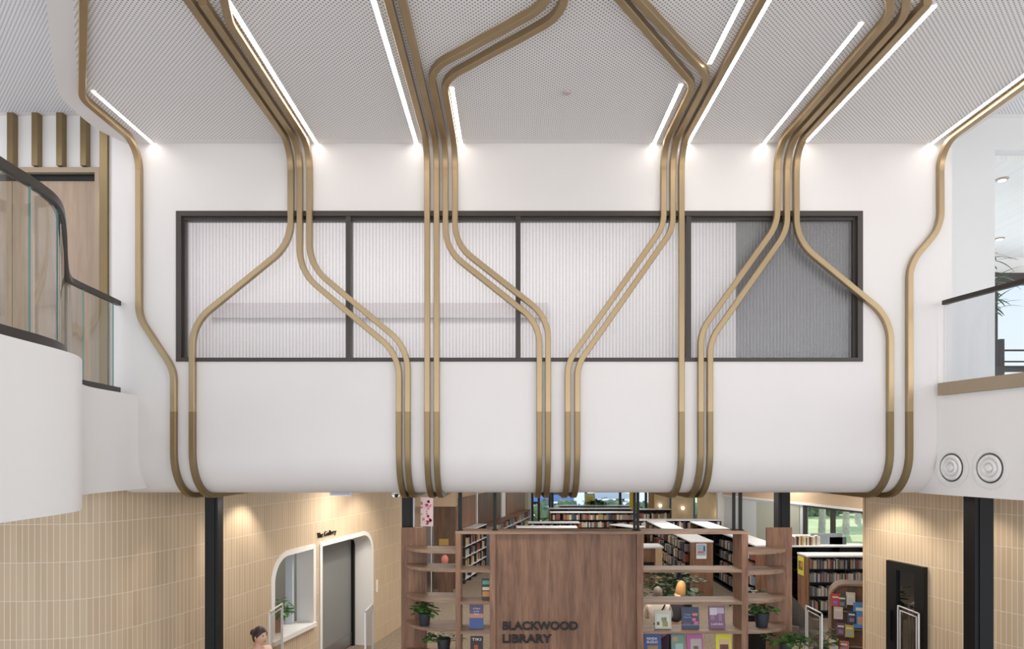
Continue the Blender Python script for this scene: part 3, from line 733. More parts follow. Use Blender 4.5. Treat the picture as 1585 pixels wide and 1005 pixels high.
# hanging lit sign and security camera
Y = 8.9
r = empty('ceiling_sign', (X_(528, Y), Y, 3.5), 0, 'small pale lilac hanging sign box under the bulkhead', 'sign')
w = 16.5/F*Y
MB().box(-w, w, -.03, .03, Z_(767.5, Y)-3.5, -.02).build('housing', M_whiteshelf, r)
MB().box(-w+.015, w-.015, -.034, -.03, Z_(766, Y)-3.5, -.03).build('face', mat('lilac_face', srgb(205, 200, 232), .5), r)
Y = 8.7
r = empty('security_camera', (X_(613, Y), Y, 3.5), 0, 'white dome security camera beneath the bulkhead', 'camera')
zc = Z_(765, Y)-3.5
MB().box(-.05, .05, -.03, .08, zc+.02, 0).build('mount', M_white, r)
MB().ell((0, -.01, zc), (.055, .06, .05)).build('dome', M_white, r, smooth=True)
MB().ell((.012, -.05, zc-.015), (.028, .025, .028)).build('camera_lens', M_black, r, smooth=True)

# ------------------------------------------------------------------ library screen wall (shelving + sign)
SY = 9.0
sx = lambda px: X_(px, SY); sz = lambda py: Z_(py, SY)
zt = sz(823); zs = [sz(882.5), sz(932), sz(977.5), sz(977.5)-.385, sz(977.5)-.77, .12]
D = .36
scr = empty('library_screen', (0, SY, 0), 0, 'walnut screen of open shelves either side of the library sign panel', 'shelving')
def sp_(mb, name, m_): o = mb.build(name, m_); child_abs(o, scr); return o
for a, b in ((705, 713), (758, 767), (986, 996), (1148, 1158)):
    sp_(MB().box(sx(a), sx(b), SY, SY+D, 0, zt-.035), 'upright', M_wood)
sp_(MB().box(sx(705), sx(1158), SY-.003, SY+D, zt-.035, zt), 'top_board', M_woodh)
for a, b in ((713, 758), (996, 1148)):
    for z in zs: sp_(MB().box(sx(a), sx(b), SY+.002, SY+D-.002, z-.035, z), 'shelf', M_woodh)
pan = sp_(MB().box(sx(767), sx(986), SY+.06, SY+.10, 0, zt-.035), 'sign_panel', M_wood)
for (s, a, b, y0, y1) in (('BLACKWOOD', 778, 895, 964, 977), ('LIBRARY', 778, 854.5, 984, 997)):
    yy = SY+.045
    o = word(s, sx(a), yy, sz(y1), sx(b)-sx(a), sz(y0)-sz(y1), 'lettering', M_text, None, .012, .026)
    child_abs(o, scr); o['label'] = 'black raised letters '+s
# rounded end shelves
def rounded_shelf(x_in, x_out, zl, bx0, bx1, Dp, lab):
    root = empty('rounded_shelf_unit', ((x_in+x_out)/2, SY, 0), 0, lab, 'shelving')
    sgn = 1 if x_out > x_in else -1; W_ = abs(x_out-x_in); rx_ = min(W_*.98, .62); ry_ = Dp
    for z in zl:
        pts = [(x_in, SY+Dp), (x_in, SY)]
        n = 16; cxx = x_out-sgn*rx_
        for k in range(n+1):
            a = PI/2*k/n; pts.append((cxx+sgn*rx_*math.sin(a), SY+ry_-ry_*math.cos(a)))
        if sgn > 0: pass
        child_abs(MB().prism(pts, z-.038, z).build('shelf', M_woodh, smooth=True, angle=40), root)
    child_abs(MB().box(min(bx0, bx1), max(bx0, bx1), SY+Dp+.001, SY+Dp+.04, 0, Z_(817, SY+Dp)).build('back_panel', M_wood), root)
    return root
zl = [sz(853), sz(881.5), sz(929), sz(974), sz(974)-.385, sz(974)-.77, .12]
rounded_shelf(sx(705)-.001, sx(621.5), zl, X_(621, SY+.5), X_(660.5, SY+.5), .5, 'rounded walnut end shelves left of the library sign')
zl2 = [sz(854.5), sz(886), sz(930), sz(977), sz(977)-.385, sz(977)-.77, .12]
rounded_shelf(sx(1158)+.001, sx(1236), zl2, X_(1187, SY+.5), X_(1226, SY+.5), .5, 'rounded walnut end shelves right of the library sign')
# thin posts up to the soffit
for i, (a, b, lab) in enumerate(((708, 714, 'thin black post above the left end upright of the screen'), (763, 768, 'thin black post above the upright left of the sign'),
        (983.5, 987, 'left of the paired black posts above the right of the sign'), (988.5, 992.5, 'right of the paired black posts above the right of the sign'),
        (1139.5, 1143.5, 'left of the paired black posts at the right end upright'), (1149.5, 1154, 'right of the paired black posts at the right end upright'))):
    r = empty('screen_post', (sx((a+b)/2), SY+.15, zt), 0, lab, 'post', 'black posts from screen to soffit'); w = (sx(b)-sx(a))/2
    MB().box(-w, w, -.02, .02, .01, 3.49-zt).build('shaft', M_black, r); MB().box(-w-.015, w+.015, -.04, .04, 0, .012).build('foot_plate', M_black, r)

# face-out books on the screen
M_pages = mat('book_pages', srgb(228, 220, 204), .8)
def display_book(px0, px1, py0, Y, z, cols, lab, words=(), art=(), tilt=8, thick=.03):
    x0, x1 = X_(px0, Y), X_(px1, Y); h = Z_(py0, Y)-z; w = (x1-x0)/2
    r = empty('display_book', ((x0+x1)/2, Y, z+.006), 0, lab, 'book', 'face-out books on the library screen')
    r.rotation_euler = (-math.radians(tilt), 0, 0)
    MB().box(-w, w, 0, .003, 0, h).box(-w, w, thick-.003, thick, 0, h).box(-w, -w+.003, .003, thick-.003, 0, h).build('cover', cols[0], r); cov = r.children[0]
    MB().box(-w+.003, w-.006, .003, thick-.003, .004, h-.004).build('page_block', M_pages, r)
    for (u0, u1, v0, v1, m_) in art:
        MB().box(-w+2*w*u0, -w+2*w*u1, -.0015, 0, h*v0, h*v1).build('cover_art', m_, cov)
    for (s, u0, v0, ww, hh, m_) in words:
        word(s, -w+2*w*u0, -.003, h*v0, 2*w*ww, h*hh, 'title', m_, cov, .001, .002)
    return r
def c_(n, *rgb): return mat(n, srgb(*rgb), .4)
white_t = c_('cover_text_white', 238, 234, 228)
zb3 = zs[2]; zb4 = zs[3]; zb2 = zs[1]; BY = SY+.10
display_book(726.5, 748, 937.5, BY, zb3, [c_('cv_dusk', 96, 82, 120)], 'dusk-coloured book with white title on the left bay shelf',
    [('A Poem', .25, .80, .5, .07, white_t), ('to the', .3, .69, .4, .06, white_t), ('Wind', .32, .58, .36, .06, white_t)],
    [(0, 1, .45, .62, c_('cv_orange', 196, 140, 116)), (0, 1, .0, .42, c_('cv_blue', 66, 88, 150))])
display_book(745.5, 757.5, 897, BY, zb2, [c_('cv_black', 34, 36, 34)], 'dark book with green and orange bands beside the sign panel', [],
    [(.1, 1, .72, .9, c_('cv_teal', 92, 168, 140)), (.1, 1, .45, .6, c_('cv_cream', 226, 214, 190)), (.1, 1, .15, .4, c_('cv_amber', 200, 130, 60))])
display_book(728, 747.5, 987, BY, zb4, [c_('cv_blackred', 40, 26, 22)], 'black book titled TIKI on the lowest visible left shelf',
    [('TIKI', .12, .80, .72, .12, white_t)], [(.3, .6, .2, .6, c_('cv_red', 180, 70, 50))])
display_book(1014, 1039.5, 946.5, BY, zb3, [c_('cv_pale', 190, 194, 178)], 'pale green small book with a cottage picture on the right bay shelf', [],
    [(.12, .88, .10, .80, c_('cv_paler', 206, 208, 190)), (.40, .72, .40, .62, c_('cv_green', 84, 124, 78)), (.45, .78, .12, .40, c_('cv_yel', 206, 192, 110)), (.12, .28, .2, .38, c_('cv_brown', 120, 84, 66))])
display_book(1056, 1082.5, 941.5, BY, zb3, [c_('cv_navy', 62, 68, 96)], 'navy book with coral flowers in the middle of the shelf',
    [('Tidal', .12, .62, .4, .07, c_('cv_lblue', 150, 168, 196)), ('Places', .12, .50, .42, .07, bpy.data.materials['cv_lblue'])],
    [(.62, .92, .60, .72, c_('cv_coral', 210, 122, 104)), (.60, .82, .36, .50, c_('cv_pink', 204, 104, 140)), (.70, .95, .20, .34, bpy.data.materials['cv_pink']), (.1, .5, .2, .28, c_('cv_plum', 120, 74, 92)), (.0, 1, .17, .19, c_('cv_cyan', 110, 160, 180))])
display_book(1098, 1123, 940.5, BY, zb3, [c_('cv_purple', 128, 88, 122)], 'mottled purple and white book titled LUCAC at the right',
    [('LUCAC', .14, .17, .72, .09, white_t)],
    [(.06, .5, .62, .95, c_('cv_lil', 206, 196, 206)), (.5, .94, .68, .95, c_('cv_lil2', 186, 172, 190)), (.1, .35, .40, .6, c_('cv_pl2', 150, 118, 146)), (.6, .8, .35, .66, bpy.data.materials['cv_pl2'])])
display_book(997.5, 1024, 982.5, BY, zb4, [c_('cv_royal', 52, 74, 130)], 'blue book titled RENDA BUZLO at the lower left of the bay',
    [('RENDA', .17, .74, .60, .10, white_t), ('BUZLO', .17, .60, .62, .10, white_t)], [(.2, .8, 0, .5, c_('cv_ochre', 150, 118, 62))])
display_book(1040, 1060, 984, BY+.02, zb4, [c_('cv_tealp', 110, 142, 132)], 'teal patterned book between blue and magenta books', [],
    [(.1, .5, .7, .9, c_('cv_tan', 176, 150, 110)), (.3, .9, .3, .6, c_('cv_pal', 158, 180, 172))])
display_book(1064, 1089, 983.5, BY, zb4, [c_('cv_magenta', 178, 92, 150)], 'magenta-edged book with a grey portrait panel', [],
    [(.22, .9, .05, .80, c_('cv_grey', 176, 168, 160)), (.4, .7, .1, .5, c_('cv_greyb', 140, 110, 100))])
display_book(1109, 1133, 982.5, BY, zb4, [c_('cv_yellow', 218, 208, 52)], 'bright yellow book at the right end of the lowest shelf', [],
    [(.18, .86, .05, .76, c_('cv_tan2', 206, 180, 130)), (.25, .8, .15, .55, c_('cv_wine', 130, 62, 84))])

# ------------------------------------------------------------------ plants in pots
def leafy(name, x, y, z, pr, ph, n, spread, hgt, label, trail=None, seed=1, m_leaf=None, lsz=.055, potmat=None):
    rnd = random.Random(seed)
    r = empty(name, (x, y, z), 0, label, 'plant')
    MB().lathe([(pr*.72, 0), (pr*.76, .01), (pr, ph), (pr*.93, ph), (pr*.88, ph-.03), (.001, ph-.03)], n=28).build('pot', potmat or M_pot, r, smooth=True)
    st = MB(); lf = MB()
    for k in range(n):
        az = rnd.uniform(0, 2*PI) if trail is None or rnd.random() < .6 else trail+rnd.uniform(-.6, .6)
        rad = spread*math.sqrt(rnd.random()); h = ph+hgt*(rnd.random()*.9+.1)*(1-.45*rad/spread)
        tip = Vector((math.cos(az)*rad, math.sin(az)*rad, h-(.25*rad if trail else 0)))
        st.tube([(0.3*pr*math.cos(az), .3*pr*math.sin(az), ph-.03), Vector((tip.x*.5, tip.y*.5, tip.z*.9)), tip], .0025, 5)
        L_ = lsz*rnd.uniform(.8, 1.3); a2 = az+rnd.uniform(-.7, .7); dr = rnd.uniform(-.7, .3)
        d_ = Vector((math.cos(a2)*math.cos(dr), math.sin(a2)*math.cos(dr), math.sin(dr))); sd = Vector((-math.sin(a2), math.cos(a2), 0)); up = sd.cross(d_)*-1
        prof_ = ((0, 0), (.15, .38), (.4, .5), (.7, .36), (1.05, 0))
        vs = []; 
        for t, w_ in prof_: vs += [tip+d_*2*L_*t-sd*2*L_*w_+up*.12*L_, tip+d_*2*L_*t-up*.05*L_, tip+d_*2*L_*t+sd*2*L_*w_+up*.12*L_]
        fs = []
        for i in range(4): a = i*3; fs += [(a, a+1, a+4, a+3), (a+1, a+2, a+5, a+4)]
        lf.add(vs, fs)
    st = st.build('stems', m_leaf or M_leaf, r); lf.build('leaves', m_leaf or M_leaf, st, recalc=False)
    return r
leafy('potted_pothos', X_(657, 9.2), 9.2, zl[3], .088, .165, 46, .17, .16, 'trailing pothos in charcoal pot on the left rounded shelf', None, 3, lsz=.035)
leafy('potted_pothos', X_(687, 9.2), 9.2, zl[4], .095, .21, 34, .24, .12, 'pothos trailing leftwards on the lowest visible left shelf', PI, 5, lsz=.036)
leafy('potted_pothos', X_(1179, 9.2), 9.2, zl2[3], .10, .20, 30, .19, .13, 'pothos in tapered charcoal pot on the right rounded shelf', None, 8, lsz=.038)
leafy('potted_pothos', X_(1216, 9.2), 9.2, zl2[4], .085, .17, 50, .25, .19, 'lush pothos on the lowest visible right rounded shelf', 0, 9, lsz=.045)
p = LP(11.0, 1.05, .25); leafy('potted_zz_plant', p.x, p.y, p.z, .10, .22, 46, .22, .38, 'glossy green plant on the white gallery window sill', None, 12, lsz=.045, potmat=mat('terracotta', srgb(150, 104, 80), .6))
leafy('floor_plant', X_(1171, 11.6), 11.6, 0, .2, 1.42-.2, 46, .34, .55, 'dark leafy plant in tall black planter behind the right shelves', None, 15, M_leafd, .075, M_black)
leafy('floor_plant', X_(1040, 15.0), 15.0, 0, .22, .75, 120, .62, .80, 'large bushy green plant beyond the two people', None, 16, M_leafd, .085)
leafy('floor_plant', X_(1272, 12.2), 12.2, 0, .15, .45, 46, .28, .45, 'small leafy floor plant beside the curved book display', None, 17, M_leafd, .05)

# ------------------------------------------------------------------ security gates
def gate(X, y0, y1, zt_, lab):
    r = empty('security_gate', (X, (y0+y1)/2, 0), 0, lab, 'security gate', 'library security gates'); h = (y1-y0)/2
    fr_ = MB(); w = .010
    for s in (-1, 1): fr_.box(-w, w, s*h-w if s > 0 else -h, h if s > 0 else -h+w, .1, zt_)
    fr_.box(-w, w, -h, h, zt_-w, zt_); fr_.build('frame', M_whiteshelf, r)
    i_ = MB(); g2 = .06
    for s in (-1, 1): i_.box(-.006, .006, s*(h-g2)-.005, s*(h-g2)+.005, .3, zt_-g2)
    i_.box(-.006, .006, -h+g2, h-g2, zt_-g2-.01, zt_-g2); i_.box(-.006, .006, -h+g2, h-g2, .3, .31); i_.build('antenna_loop', M_whiteshelf, r)
    MB().box(-.004, .004, -h+w, h-w, .1, zt_-w).build('acrylic_panel', M_acr, r)
    MB().box(-.06, .06, -h-.02, h+.02, 0, .1).build('base', M_black, r)
gate(X_(417, 9.5), 9.5, 10.05, 1.735, 'security gate in front of the arched gallery window')
gate(X_(565, 9.5), 9.5, 10.05, 1.735, 'security gate beside the left end of the walnut screen')
gate(X_(1272.5, 9.48), 9.48, 10.0, 1.716, 'security gate in the right library entrance')
gate(X_(1422.5, 9.48), 9.48, 10.0, 1.716, 'security gate in front of the black framed door')
# black framed door on right tiled wall
def rwp(t):   # at depth Y
    for a, b in zip(rw[:-1], rw[1:]):
        if b[1] <= t <= a[1]:
            k = (a[1]-t)/(a[1]-b[1]); return Vector(a).lerp(Vector(b), k)
a = rwp(10.32); b = rwp(9.62); dv = (b-a); Ld = dv.length; ang = math.atan2(dv.y, dv.x)
dr = empty('door_3', (a.x, a.y, 0), ang); struct(dr)
ztd = 3.9-(872-706)/F*10.1
ztd = 2.33
mb = MB(); mb.box(0, Ld, -.07, -.005, ztd-.12, ztd); mb.box(0, .20, -.07, -.005, 0, ztd-.12); mb.box(Ld-.17, Ld, -.07, -.005, 0, ztd-.12); mb.box(.2, Ld-.17, -.07, -.005, 0, .25)
mb.build('door_frame', M_black, dr)
MB().box(.20, Ld-.17, -.035, -.025, .25, ztd-.12).build('door_pane', glass('door_glass', (.25, .24, .23, 1), .25), dr)
MB().box(.20, Ld-.17, -.012, -.008, .25, ztd-.12).build('door_backing', mat('door_back', srgb(120, 108, 92), .6), dr)
MB().box(.10, .13, -.11, -.085, 1.15, 1.6).build('door_handle', M_black, [c for c in dr.children if c.name.startswith('door_frame')][0])

# ------------------------------------------------------------------ people
def skin_body(name, joints, edges, m_, parent, sub=1):
    me = bpy.data.meshes.new(name); me.from_pydata([j[0] for j in joints], edges, []); me.materials.append(m_)
    o = bpy.data.objects.new(name, me); COL.objects.link(o); o.parent = parent
    md = o.modifiers.new('skin', 'SKIN'); md.use_smooth_shade = True
    sv = me.skin_vertices[0].data if me.skin_vertices else None
    if sv is None:
        bpy.context.view_layer.update(); 
    for i, j in enumerate(joints):
        rr = j[1]; me.skin_vertices[0].data[i].radius = rr if isinstance(rr, tuple) else (rr, rr)
        me.skin_vertices[0].data[i].use_root = (i == 0)
    sb = o.modifiers.new('sub', 'SUBSURF'); sb.levels = sub+1; sb.render_levels = sub+1
    dg = bpy.context.evaluated_depsgraph_get(); dg.update()
    m2 = bpy.data.meshes.new_from_object(o.evaluated_get(dg)); o.modifiers.clear(); o.data = m2
    if not m2.materials: m2.materials.append(m_)
    m2.shade_smooth(); return o
def person(x, y, rz, H, label, top, bottom, hairm, lean=0.0, leanx=0.0, headdrop=0.0, arms='down', bun=False, long_hair=False, strap=False):
    """standing figure of height H facing -Y local"""
    r = empty('person', (x, y, 0), rz, label, 'person'); k = H/1.72
    def bend(p):   # lean the upper body forwards (-Y) and sideways from the hip
        z = p[2]; t = max(0, z-.95)
        return (k*(p[0]+math.sin(leanx)*t), k*(p[1]-math.sin(lean)*t), k*(z-(1-math.cos(lean))*t*1.0))
    J = []; E = []
    def j(p, rad, par=None):
        J.append((bend(p), rad*k if not isinstance(rad, tuple) else (rad[0]*k, rad[1]*k)))
        if par is not None: E.append((par, len(J)-1))
        return len(J)-1
    pel = j((0, 0, .95), (.15, .11)); ws = j((0, 0, 1.10), (.13, .10), pel); chs = j((0, 0, 1.30), (.15, .11), ws); nb = j((0, 0, 1.43), (.07, .07), chs)
    nk = j((0, -.015, 1.50), .052, nb); hd = j((0, -.03, 1.56), (.06, .065), nk)
    hands = []
    for s in (-1, 1):
        sh = j((s*.17, 0, 1.39), .055, chs)
        if arms == 'down': el = (s*.23, .02, 1.12); wr = (s*.22, -.08, .90)
        else: el = (s*.23, -.12, 1.17); wr = (s*.14, -.34, 1.10)
        e_ = j(el, .042, sh); w_ = j(wr, .028, e_); hands.append((s, e_, w_, wr, el))
        dd = (Vector(wr)-Vector(el)).normalized(); palm = Vector(wr)+dd*.06
        pm = j(palm, (.03, .018), w_)
        for q in range(4):
            off_ = Vector((0, (q-1.5)*.019, 0)) if arms == 'down' else Vector(((q-1.5)*.019, 0, 0))
            ln = (.06, .07, .066, .05)[q]; a_ = j(palm+off_+dd*.035, .009, pm); j(palm+off_+dd*(.035+ln)+Vector((-s*.015, 0, -.008)), .0075, a_)
        tb = Vector((-s*.02, -.03, 0)) if arms == 'down' else Vector((-s*.035, 0, 0))
        a_ = j(Vector(wr)+dd*.03+tb, .010, w_); j(Vector(wr)+dd*.075+tb*1.3, .009, a_)
    for s in (-1, 1):
        hp = j((s*.09, 0, .88), .085, pel); kn = j((s*.10, -.02, .48), .058, hp); an = j((s*.10, .02, .09), .04, kn); j((s*.11, -.14, .035), (.04, .03), an)
    body = skin_body('body', J, E, M_skin, r)
    # trousers
    T = []; TE = []
    def jt(p, rad, par=None):
        T.append((bend(p), (rad[0]*k, rad[1]*k) if isinstance(rad, tuple) else rad*k))
        if par is not None: TE.append((par, len(T)-1))
        return len(T)-1
    a0 = jt((0, 0, .98), (.165, .125))
    for s in (-1, 1):
        a1 = jt((s*.095, 0, .86), .105, a0); a2 = jt((s*.10, -.02, .48), .078, a1); jt((s*.10, .02, .10), .062, a2)
    skin_body('trousers', T, TE, bottom, r)
    T = []; TE = []
    b0 = jt((0, 0, .90), (.175, .135)); b1 = jt((0, 0, 1.10), (.16, .125), b0); b2 = jt((0, 0, 1.30), (.175, .13), b1); b3 = jt((0, .0, 1.42), (.09, .085), b2)
    for s, e_, w_, wr, el in hands:
        c1 = jt((s*.175, 0, 1.38), .073, b2); c2 = jt(el, .06, c1); jt(Vector(el).lerp(Vector(wr), .85), .045, c2)
    tp = skin_body('jacket', T, TE, top, r)
    # head
    hc = Vector(bend((0, -.04, 1.60-headdrop*.3)))+Vector((0, -headdrop*.06, 0))
    hb = MB(); n, m_ = 20, 14; vs = []
    for jj in range(m_+1):
        th = PI*jj/m_
        for kk in range(n):
            a = 2*PI*kk/n; px, py, pz = math.sin(th)*math.cos(a), math.sin(th)*math.sin(a), math.cos(th)
            wx = .075*(1-.18*max(0, -pz)); wy = .095*(1-.08*max(0, -pz)); q = Vector((px*wx, py*wy, pz*.118))
            if py < -.75 and -.25 < pz < .1 and abs(px) < .22: q.y -= .018*(1-abs(px)/.22)       # nose
            if py < -.7 and .05 < pz < .35 and .2 < abs(px) < .6: q.y += .007                     # eye sockets
            if py < -.7 and -.62 < pz < -.42 and abs(px) < .4: q.y -= .004
            vs.append(q*k+hc)
    fs = []
    for jj in range(m_):
        for kk in range(n): fs.append((jj*n+kk, (jj+1)*n+kk, (jj+1)*n+(kk+1) % n, jj*n+(kk+1) % n))
    hb.add(vs, fs)
    for s in (-1, 1): hb.ell(hc+Vector((s*.077, .0, -.005))*k, (.012*k, .02*k, .03*k), 8, 6)
    head = hb.build('head', M_skin, r, smooth=True)
    for s in (-1, 1):
        MB().ell(hc+Vector((s*.03, -.082, .018))*k, (.012*k, .008*k, .008*k), 10, 8).build('eye', mat('eye_dark', srgb(60, 45, 38), .3), head, smooth=True)
    MB().ell(hc+Vector((0, -.084, -.058))*k, (.024*k, .008*k, .007*k), 10, 8).build('mouth', mat('lips', srgb(176, 104, 96), .5), head, smooth=True)
    hh = MB(); vs = []; hn = 20
    for jj in range(9):
        th = (PI*.60)*jj/8
        for kk in range(hn):
            a = 2*PI*kk/hn; back = max(0, math.sin(a)); th2 = th*(1+.25*back) if True else th
            front = max(0, -math.sin(a)); th2 *= (1-.42*front)
            vs.append(hc+Vector((math.sin(th2)*math.cos(a)*.087, math.sin(th2)*math.sin(a)*.106+.006, math.cos(th2)*.128+.004))*k)
    fs = []
    for jj in range(8):
        for kk in range(hn): fs.append((jj*hn+kk, (jj+1)*hn+kk, (jj+1)*hn+(kk+1) % hn, jj*hn+(kk+1) % hn))
    hh.add(vs, fs)
    if bun: hh.ell(hc+Vector((0, .115, .035))*k, (.045*k, .04*k, .045*k), 12, 8)
    if long_hair: hh.ell(hc+Vector((0, .06, -.09))*k, (.098*k, .095*k, .19*k), 14, 10)
    hh.build('hair', hairm, head, smooth=True)
    if strap:
        pts = [Vector(bend(q))+Vector((0, 0, 0)) for q in ((-.12, .10, 1.42), (-.04, .155, 1.30), (.06, .155, 1.12), (.14, .14, .98))]
        MB().tube(pts, .014*k, 6).build('bag_strap', M_black, r)
    return r
cream = mat('cream_cloth', srgb(226, 212, 200), .85); dark = mat('charcoal_cloth', srgb(52, 50, 54), .85)
plum = mat('plum_trousers', srgb(84, 66, 92), .85); navy = mat('navy_cloth', srgb(50, 56, 74), .85)
blush = mat('blush_cloth', srgb(226, 196, 184), .85)
person(X_(399, 8.8), 8.8, math.radians(65), 1.70, 'person with dark hair tied back, only head and shoulders in frame', blush, navy, mat('dark_hair', srgb(52, 40, 40), .5), bun=True)
person(X_(1019, 11.8), 11.8, PI-.15, 1.62, 'person in cream jacket with black bag strap, seen from behind', cream, plum, mat('grey_hair', srgb(128, 116, 104), .6), lean=.25, strap=True, arms='fwd')
person(X_(1044, 12.2), 12.25, PI-.5, 1.66, 'person with long fair hair leaning forward in a black top', dark, dark, mat('fair_hair', srgb(206, 154, 96), .55), lean=.38, leanx=-.1, long_hair=True, arms='fwd')

# ------------------------------------------------------------------ library interior
# books
BC = [(206, 196, 178), (104, 82, 74), (66, 76, 98), (150, 88, 80), (214, 210, 204), (88, 104, 96), (170, 148, 108), (52, 50, 56), (136, 130, 134), (204, 184, 150), (130, 148, 162), (178, 128, 108)]
proto = []
for i, c in enumerate(BC):
    mb = MB().box(-.5, .5, 0, 1, 0, 1, 0); mb.box(-.42, .42, .03, 1.001, .02, 1.004, 1)
    me_o = mb.build('book', [mat('spine_%d' % i, srgb(*c), .55), M_pages]); proto.append(me_o.data); bpy.data.objects.remove(me_o)
BOOKS = [0]; rest = MB()
def put_book(x, y, z, w, d_, h, rz, label, group, tilt=0):
    BOOKS[0] += 1
    if BOOKS[0] > 296:
        M_ = Matrix.Translation((x, y, z)) @ Matrix.Rotation(rz, 4, 'Z'); rest.box(-w/2, w/2, 0, d_, 0, h, random.randrange(len(BC)), M_); return
    o = bpy.data.objects.new('book', random.choice(proto)); COL.objects.link(o)
    o.location = (x, y, z); o.rotation_euler = (0, tilt, rz); o.scale = (w, d_, h); tag(o, label, 'book', group)
def fill(p0, p1, z, label, group, hmax=.24, dens_=.9, wmin=.022, wmax=.05, dn=.17):
    """row of books from p0 to p1 (plan), spines to the left-hand normal side"""
    p0 = Vector(p0); p1 = Vector(p1); Lr = (p1-p0).length; d_ = (p1-p0).normalized(); ang = math.atan2(d_.y, d_.x); u = .01
    while u < Lr-.06:
        w = random.uniform(wmin, wmax)
        if random.random() < dens_:
            c = p0+d_*(u+w/2); put_book(c.x, c.y, z, w*.94, dn*random.uniform(.75, 1), hmax*random.uniform(.78, 1), ang, label, group)
        u += w
def bookcase(name, p0, p1, tiers, zt_, label, dep=.55, body=M_wood2, endm=M_wood, top=M_whiteshelf, group='walnut library bookcases'):
    """double-sided case running from p0 to p1, front on its right side"""
    p0 = Vector(p0); p1 = Vector(p1); Lr = (p1-p0).length; d_ = (p1-p0).normalized(); ang = math.atan2(d_.y, d_.x)
    r = empty(name, (p0.x, p0.y, 0), ang, label, 'bookcase', group)
    for x in (0, Lr-.03): MB().box(x, x+.03, 0, dep, 0, zt_-.035).build('end_panel', endm, r)
    MB().box(-.01, Lr+.01, -.01, dep+.01, zt_-.035, zt_).build('top', top, r)
    MB().box(.03, Lr-.03, dep/2-.01, dep/2+.01, .05, zt_-.035).build('divider_panel', M_black, r)
    MB().box(.03, Lr-.03, .02, dep-.02, 0, .06).build('plinth', M_black, r)
    for z in tiers: MB().box(.03, Lr-.03, .01, dep-.01, z-.02, z).build('shelf', M_black, r)
    k = 1
    while k*.9 < Lr-.3: MB().box(k*.9-.01, k*.9+.01, .02, dep-.02, .06, zt_-.036).build('partition', M_black, r); k += 1
    return r
T4 = [.18, .52, .86, 1.18]
# right-hand case facing us
p0 = (7.15, 16.4); p1 = (9.0, 16.4)
bookcase('bookcase', p0, p1, T4, 1.5, 'walnut-ended bookcase with yellow poster right of the screen', .6)
for i, z in enumerate(reversed(T4)):
    fill((7.19, 16.43), (8.95, 16.43), z+.001, 'book spine on %s shelf of the bookcase with yellow poster' % ('the top', 'the second', 'the third', 'the bottom')[i], 'books in the bookcase with yellow poster', .235, .95)
po = MB().box(-.008, -.002, -.18, .18, 0, .46).build('wall_poster', mat('poster_yellow', srgb(206, 206, 90), .5)); po.location = (7.14, 16.78, .98)
tag(po, 'yellow green poster on the end of the right bookcase', 'poster')
MB().box(-.011, -.008, -.12, .12, .12, .34).build('picture', mat('poster_pic', srgb(120, 110, 70), .5), po); MB().box(-.013, -.011, -.10, .0, .2, .32).build('picture', mat('poster_pic2', srgb(214, 130, 70), .5), po)
bookcase('bookcase', (7.0, 18.2), (9.6, 18.2), T4, 1.5, 'second bookcase row behind the one with yellow poster', .6)
fill((7.35, 18.3), (8.35, 18.3), 1.501, 'book standing on top of the second right bookcase row', 'books on top of the second right bookcase', .26, .85)
bookcase('bookcase', (8.0, 20.4), (9.3, 20.4), T4, 1.5, 'third bookcase row near the right window', .5)
for i, (x, w, lab) in enumerate(((8.55, .85, 'large grey acoustic desk divider on the right bookcase'), (9.05, .45, 'small dark desk divider near the right window'))):
    tag(MB().box(x-.4, x-.4+w, 18.5, 18.54, 1.501, 1.80-.1*i).build('desk_divider', mat('divider_grey%d' % i, srgb(126-50*i, 134-50*i, 140-50*i), .8)), lab, 'divider')
# cases seen through the right bay
bookcase('bookcase', (5.0, 25.0), (5.0, 19.0), T4, 1.53, 'long bookcase whose end carries a blue framed poster', .64)
for i, z in enumerate(reversed(T4)):
    fill((4.97, 24.5), (4.97, 19.3), z+.001, 'book on %s shelf of the bookcase with blue poster' % ('the top', 'the second', 'the third', 'the bottom')[i], 'books in the bookcase with blue poster', .25, .38, .05, .09)
po = empty('framed_poster', (X_(1085.5, 18.98), 18.97, 1.25), 0, 'framed pale blue poster with red lines on a bookcase end', 'poster')
MB().box(-.14, .14, 0, .02, -.21, .21).build('frame', M_whiteshelf, po); MB().box(-.125, .125, -.003, 0, -.12, .195).build('picture', mat('poster_blue', srgb(160, 180, 204), .5), po)
MB().box(-.10, .06, -.005, -.003, -.05, .0).build('picture_mark', mat('poster_red', srgb(196, 110, 100), .5), po); MB().box(.06, .10, -.005, -.003, 0, .14).build('picture_mark', mat('poster_navy', srgb(54, 70, 120), .5), po)
bookcase('bookcase', (6.32, 24.0), (6.32, 17.6), T4, 1.6, 'bookcase receding behind the right upright of the screen', .6)
for i, z in enumerate(reversed(T4)):
    fill((6.30, 20.6), (6.30, 17.8), z+.001, 'book on %s shelf of the bookcase by the right upright' % ('the top', 'the second', 'the third', 'the bottom')[i], 'books in the bookcase by the right upright', .24, .8, .035, .07)
bookcase('bookcase', (3.5, 24.0), (4.15, 23.0), T4, 1.5, 'short bookcase partly behind the service desk', .5)
# service desk
r = empty('service_desk', (3.95, 20.6, 0), 0, 'walnut service desk with white counter top and pale end', 'desk')
MB().box(-.35, .42, 0, .05, 0, 1.12).build('front_panel', M_wood, r); MB().box(.42, .62, -.05, .7, 0, 1.12).build('end_panel', M_birch, r)
MB().box(-.35, .66, -.08, .72, 1.12, 1.17).build('counter_top', M_whiteshelf, r); MB().box(-.3, .38, -.02, 0, .35, .7).build('niche', M_black, r)
